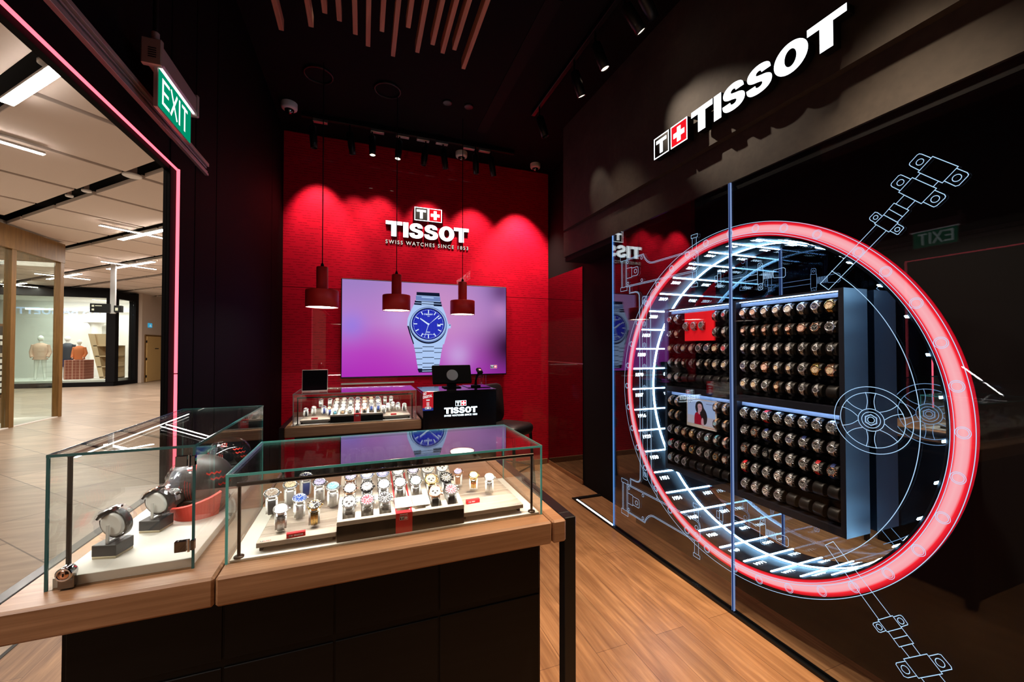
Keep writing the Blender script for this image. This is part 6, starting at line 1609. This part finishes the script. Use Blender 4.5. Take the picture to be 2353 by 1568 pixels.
struct(MB().box((-14.0, 20.1, 3.45), (-9.2, 22.6, 3.55), 'shopwhite').build('ceiling_window'))
light('window_lamp', 'AREA', (-10.8, 21.2, 3.38), (-10.8, 21.6, 0), 130, (1, 0.97, 0.93), 3.0, sy=1.5)
# mirrored letters in the window: a lit sign across the walkway, seen in the glass
o = MB(); fr = ((-12.72, 12.0, 3.22), (-1, 0, 0), (0, 0, 1), (0, 1, 0))
M['bak'] = emis('blue_white_sign', (0.30, 0.52, 1.0), 8.0)
text(o, 'PARIS BAGUETTE', fr, 0, 0, 0.36, 'bak', 0, width=4.2, bold=0.03, depth=0.05, side='black')
ob = o.build('shop_sign'); tag(ob, 'blue white lit shop lettering mirrored in the bright window', 'sign')
# column, clothes figures, plaid cube, stepped shelf
e = empty('plaster_column', (-10.65, 22.1, 0.24), 'pale round column in the bright shop window', 'column')
MB().lathe([(0.24, 0), (0.24, 0.10), (0.19, 0.14), (0.17, 2.1), (0.19, 2.2), (0.26, 2.3)], 'shopwhite', 28).build('shaft', e); MB().bbox((-0.30, -0.30, 2.3), (0.30, 0.30, 2.42), 'shopwhite', 0.01).build('capital', e)
M['manq'] = mat('mannequin_white', (0.85, 0.84, 0.82), 0.4)
M['c_pink'] = mat('pink_knit', (0.72, 0.45, 0.36), 0.8); M['c_dark'] = mat('dark_jacket', (0.03, 0.035, 0.05), 0.6); M['c_or'] = mat('rust_jacket', (0.58, 0.16, 0.05), 0.7); M['c_blue'] = mat('navy_shorts', (0.02, 0.03, 0.10), 0.6)
def mannequin(x, y, z, H, top, low, lab, sit=False, rz=0):
    e_ = empty('mannequin', (x, y, z), lab, 'mannequin', 'mannequins in the bright window', R(rz))
    k = H / 1.8
    f_ = MB()
    f_.sphere((0, 0, 1.68 * k), 0.105 * k, 'manq', 18, sx=0.86, sy=0.98, sz=1.15)
    f_.tube([(0, 0, 1.60 * k), (0, 0, 1.46 * k)], 0.05 * k, 'manq', 12)
    f_.lathe([(0.05 * k, 1.50 * k), (0.17 * k, 1.42 * k), (0.19 * k, 1.30 * k), (0.14 * k, 1.08 * k), (0.17 * k, 0.92 * k), (0.15 * k, 0.80 * k)], 'manq', 20, sy=0.6)
    for s_ in (-1, 1):
        if sit: f_.tube([(s_ * 0.09 * k, 0, 0.86 * k), (s_ * 0.10 * k, -0.42 * k, 0.84 * k), (s_ * 0.10 * k, -0.44 * k, 0.42 * k)], 0.06 * k, 'manq', 10, rs=[0.085 * k, 0.06 * k, 0.04 * k])
        elif sit is False: f_.tube([(s_ * 0.09 * k, 0, 0.86 * k), (s_ * 0.11 * k, -0.03 * k * s_, 0.48 * k), (s_ * 0.12 * k, 0.06 * k * s_, 0.05 * k), (s_ * 0.12 * k, 0.06 * k * s_ - 0.10 * k, 0.02 * k)], 0.06 * k, 'manq', 10, rs=[0.085 * k, 0.055 * k, 0.035 * k, 0.03 * k])
        f_.tube([(s_ * 0.18 * k, 0, 1.40 * k), (s_ * 0.24 * k, 0.02 * k, 1.12 * k), (s_ * 0.20 * k, -0.12 * k, 0.88 * k)], 0.04 * k, 'manq', 10, rs=[0.05 * k, 0.04 * k, 0.028 * k])
    f_.build('body', e_)
    g_ = MB().lathe([(0.075 * k, 1.50 * k), (0.20 * k, 1.43 * k), (0.225 * k, 1.28 * k), (0.20 * k, 1.05 * k), (0.22 * k, 0.82 * k)], top, 20, sy=0.66)
    for s_ in (-1, 1): g_.tube([(s_ * 0.18 * k, 0, 1.42 * k), (s_ * 0.25 * k, 0.02 * k, 1.12 * k), (s_ * 0.21 * k, -0.11 * k, 0.92 * k)], 0.06 * k, top, 10, rs=[0.075 * k, 0.065 * k, 0.055 * k])
    g_.build('jacket', e_)
    if low: MB().lathe([(0.19 * k, 0.90 * k), (0.20 * k, 0.75 * k), (0.21 * k, 0.50 * k)], low, 20, sy=0.66).build('skirt', e_)
mannequin(-11.72, 20.9, 0.24, 1.72, 'c_pink', None, 'mannequin in a pink knit top seen through two panes of glass', rz=20)
mannequin(-11.14, 21.3, 0.24, 1.72, 'c_dark', 'c_blue', 'mannequin in a dark jacket and navy skirt beside the oak post')
o = MB()
def m_plaid():
    m, nt, b = nm('rust_plaid')
    g = nt.nodes.new('ShaderNodeNewGeometry'); s = nt.nodes.new('ShaderNodeSeparateXYZ'); nt.links.new(g.outputs['Position'], s.inputs[0])
    c = (0.24, 0.06, 0.035)
    for ax, fq in (('X', 9.0), ('Z', 9.0), ('X', 4.5)):
        f_ = mth(nt, 'LESS_THAN', mth(nt, 'FRACT', mth(nt, 'MULTIPLY', s.outputs[ax], fq)), 0.16)
        c = mixc(nt, mth(nt, 'MULTIPLY', f_, 0.5), c, (0.55, 0.30, 0.22))
    nt.links.new(c, b.inputs['Base Color']); b.inputs['Roughness'].default_value = 0.8
    return m
M['plaid'] = m_plaid()
ob = MB().bbox((-0.31, -0.30, 0), (0.31, 0.30, 0.76), 'plaid', 0.01).build('plaid_cube'); ob.location = (-10.60, 20.95, 0.24)
tag(ob, 'rust red plaid cube in the bright shop window', 'cube')
mannequin(-10.60, 20.95, 1.0 - 0.8 * 0.80, 1.44, 'c_or', None, 'mannequin bust in a rust jacket standing on the plaid cube', sit=None)
e = empty('stepped_shelf', (-9.75, 21.0, 0.24), 'pale wooden stepped shelf tower in the bright shop window', 'shelf')
M['shelfw'] = mat('pale_ply', (0.66, 0.48, 0.30), 0.6)
f = MB().prism([(-0.50, 1.80), (-0.30, 1.80), (0.02, 0.0), (-0.12, 0.0)], ((0, 0.25, 0), (1, 0, 0), (0, 0, 1), (0, -1, 0)), 0, 0.5, 'shelfw'); f.build('side', e)
for k in range(4):
    MB().bbox((-0.34 + 0.07 * k, -0.25, 1.30 - 0.42 * k), (0.45, 0.25, 1.34 - 0.42 * k), 'shelfw', 0.003).build('board', e)
MB().box((-0.30, 0.22, 0.0), (0.45, 0.25, 1.3), 'shelfw').build('rear', e)
MB().prism([(-0.36, 1.34), (0.10, 1.34), (0.20, 1.80), (-0.42, 1.80)], ((0, 0.0, 0), (1, 0, 0), (0, 0, 1), (0, -1, 0)), -0.2, 0.2, 'shelfw').build('crate', e)
# white wall with the oak door
struct(MB().box((-9.0, 21.36, 0.0), (-8.80, 30.0, 3.8), 'plaster').build('wall_mall'))
struct(MB().box((-9.2, 30.0, 0.0), (0.0, 30.2, 3.8), 'plaster').build('wall_mall'))
struct(MB().box((-0.90, 4.85, 0.0), (-0.80, 30.0, 3.8), 'plaster').build('wall_mall'))
struct(MB().box((-30.0, -2.7, 0.0), (-0.95, -2.5, 3.8), 'plaster').build('wall_mall'))
e = empty('oak_door', (-8.795, 22.35, 0), 'pale oak door with black pull handle in the white mall wall', 'door')
MB().bbox((0, -0.78, 0.0), (0.03, 1.15, 2.05), 'mallwood', 0.004).build('frame', e)
MB().bbox((0.03, -0.70, 0.01), (0.06, 1.00, 1.98), 'doorw', 0.003).build('leaf', e)
MB().tube([(0.10, 0.72, 0.85), (0.10, 0.72, 1.40)], 0.02, 'black', 8).build('handle', e)
MB().box((0.0605, 0.0, 1.42), (0.063, 0.35, 1.46), 'black').build('plate', e)
for z in (0.25, 1.0, 1.75): MB().box((0.03, -0.74, z - 0.05), (0.068, -0.70, z + 0.05), 'black').build('hinge', e)
M['bsign'] = emis('blue_wall_sign', (0.05, 0.38, 0.60), 0.8)
e = empty('restroom_sign', (-8.80, 22.0, 2.37), 'small blue square sign high on the white mall wall', 'sign')
MB().bbox((0.0, -0.16, 0.0), (0.03, 0.16, 0.19), 'bsign', 0.002).build('plate', e)
MB().box((0.0305, -0.09, 0.05), (0.032, 0.09, 0.07), 'nwht').box((0.0305, -0.05, 0.10), (0.032, 0.05, 0.12), 'nwht').build('symbol', e)
# hanging direction sign
e = empty('direction_sign', (-6.40, 14.0, 2.44), 'dark direction sign hanging from a grey ceiling post in the mall', 'direction sign')
MB().bbox((-0.055, -0.03, -0.02), (0.055, 0.03, 1.36), 'steel2', 0.003).build('post', e)
MB().bbox((-0.46, -0.055, 0.0), (-0.04, 0.055, 0.24), 'black', 0.003).bbox((0.04, -0.055, 0.02), (0.20, 0.055, 0.20), 'black', 0.003).build('blade', e)
M['signtx'] = emis('sign_print', (0.8, 0.75, 0.5), 1.0)
f = MB()
for (u, v, w_, h_) in ((0.04, 0.15, 0.05, 0.05), (0.11, 0.17, 0.14, 0.02), (0.04, 0.05, 0.05, 0.05)): f.box((-0.46 + u, -0.057, v), (-0.46 + u + w_, -0.056, v + h_), 'signtx')
f.box((0.07, -0.057, 0.06), (0.13, -0.056, 0.14), 'signtx'); f.build('print', e)
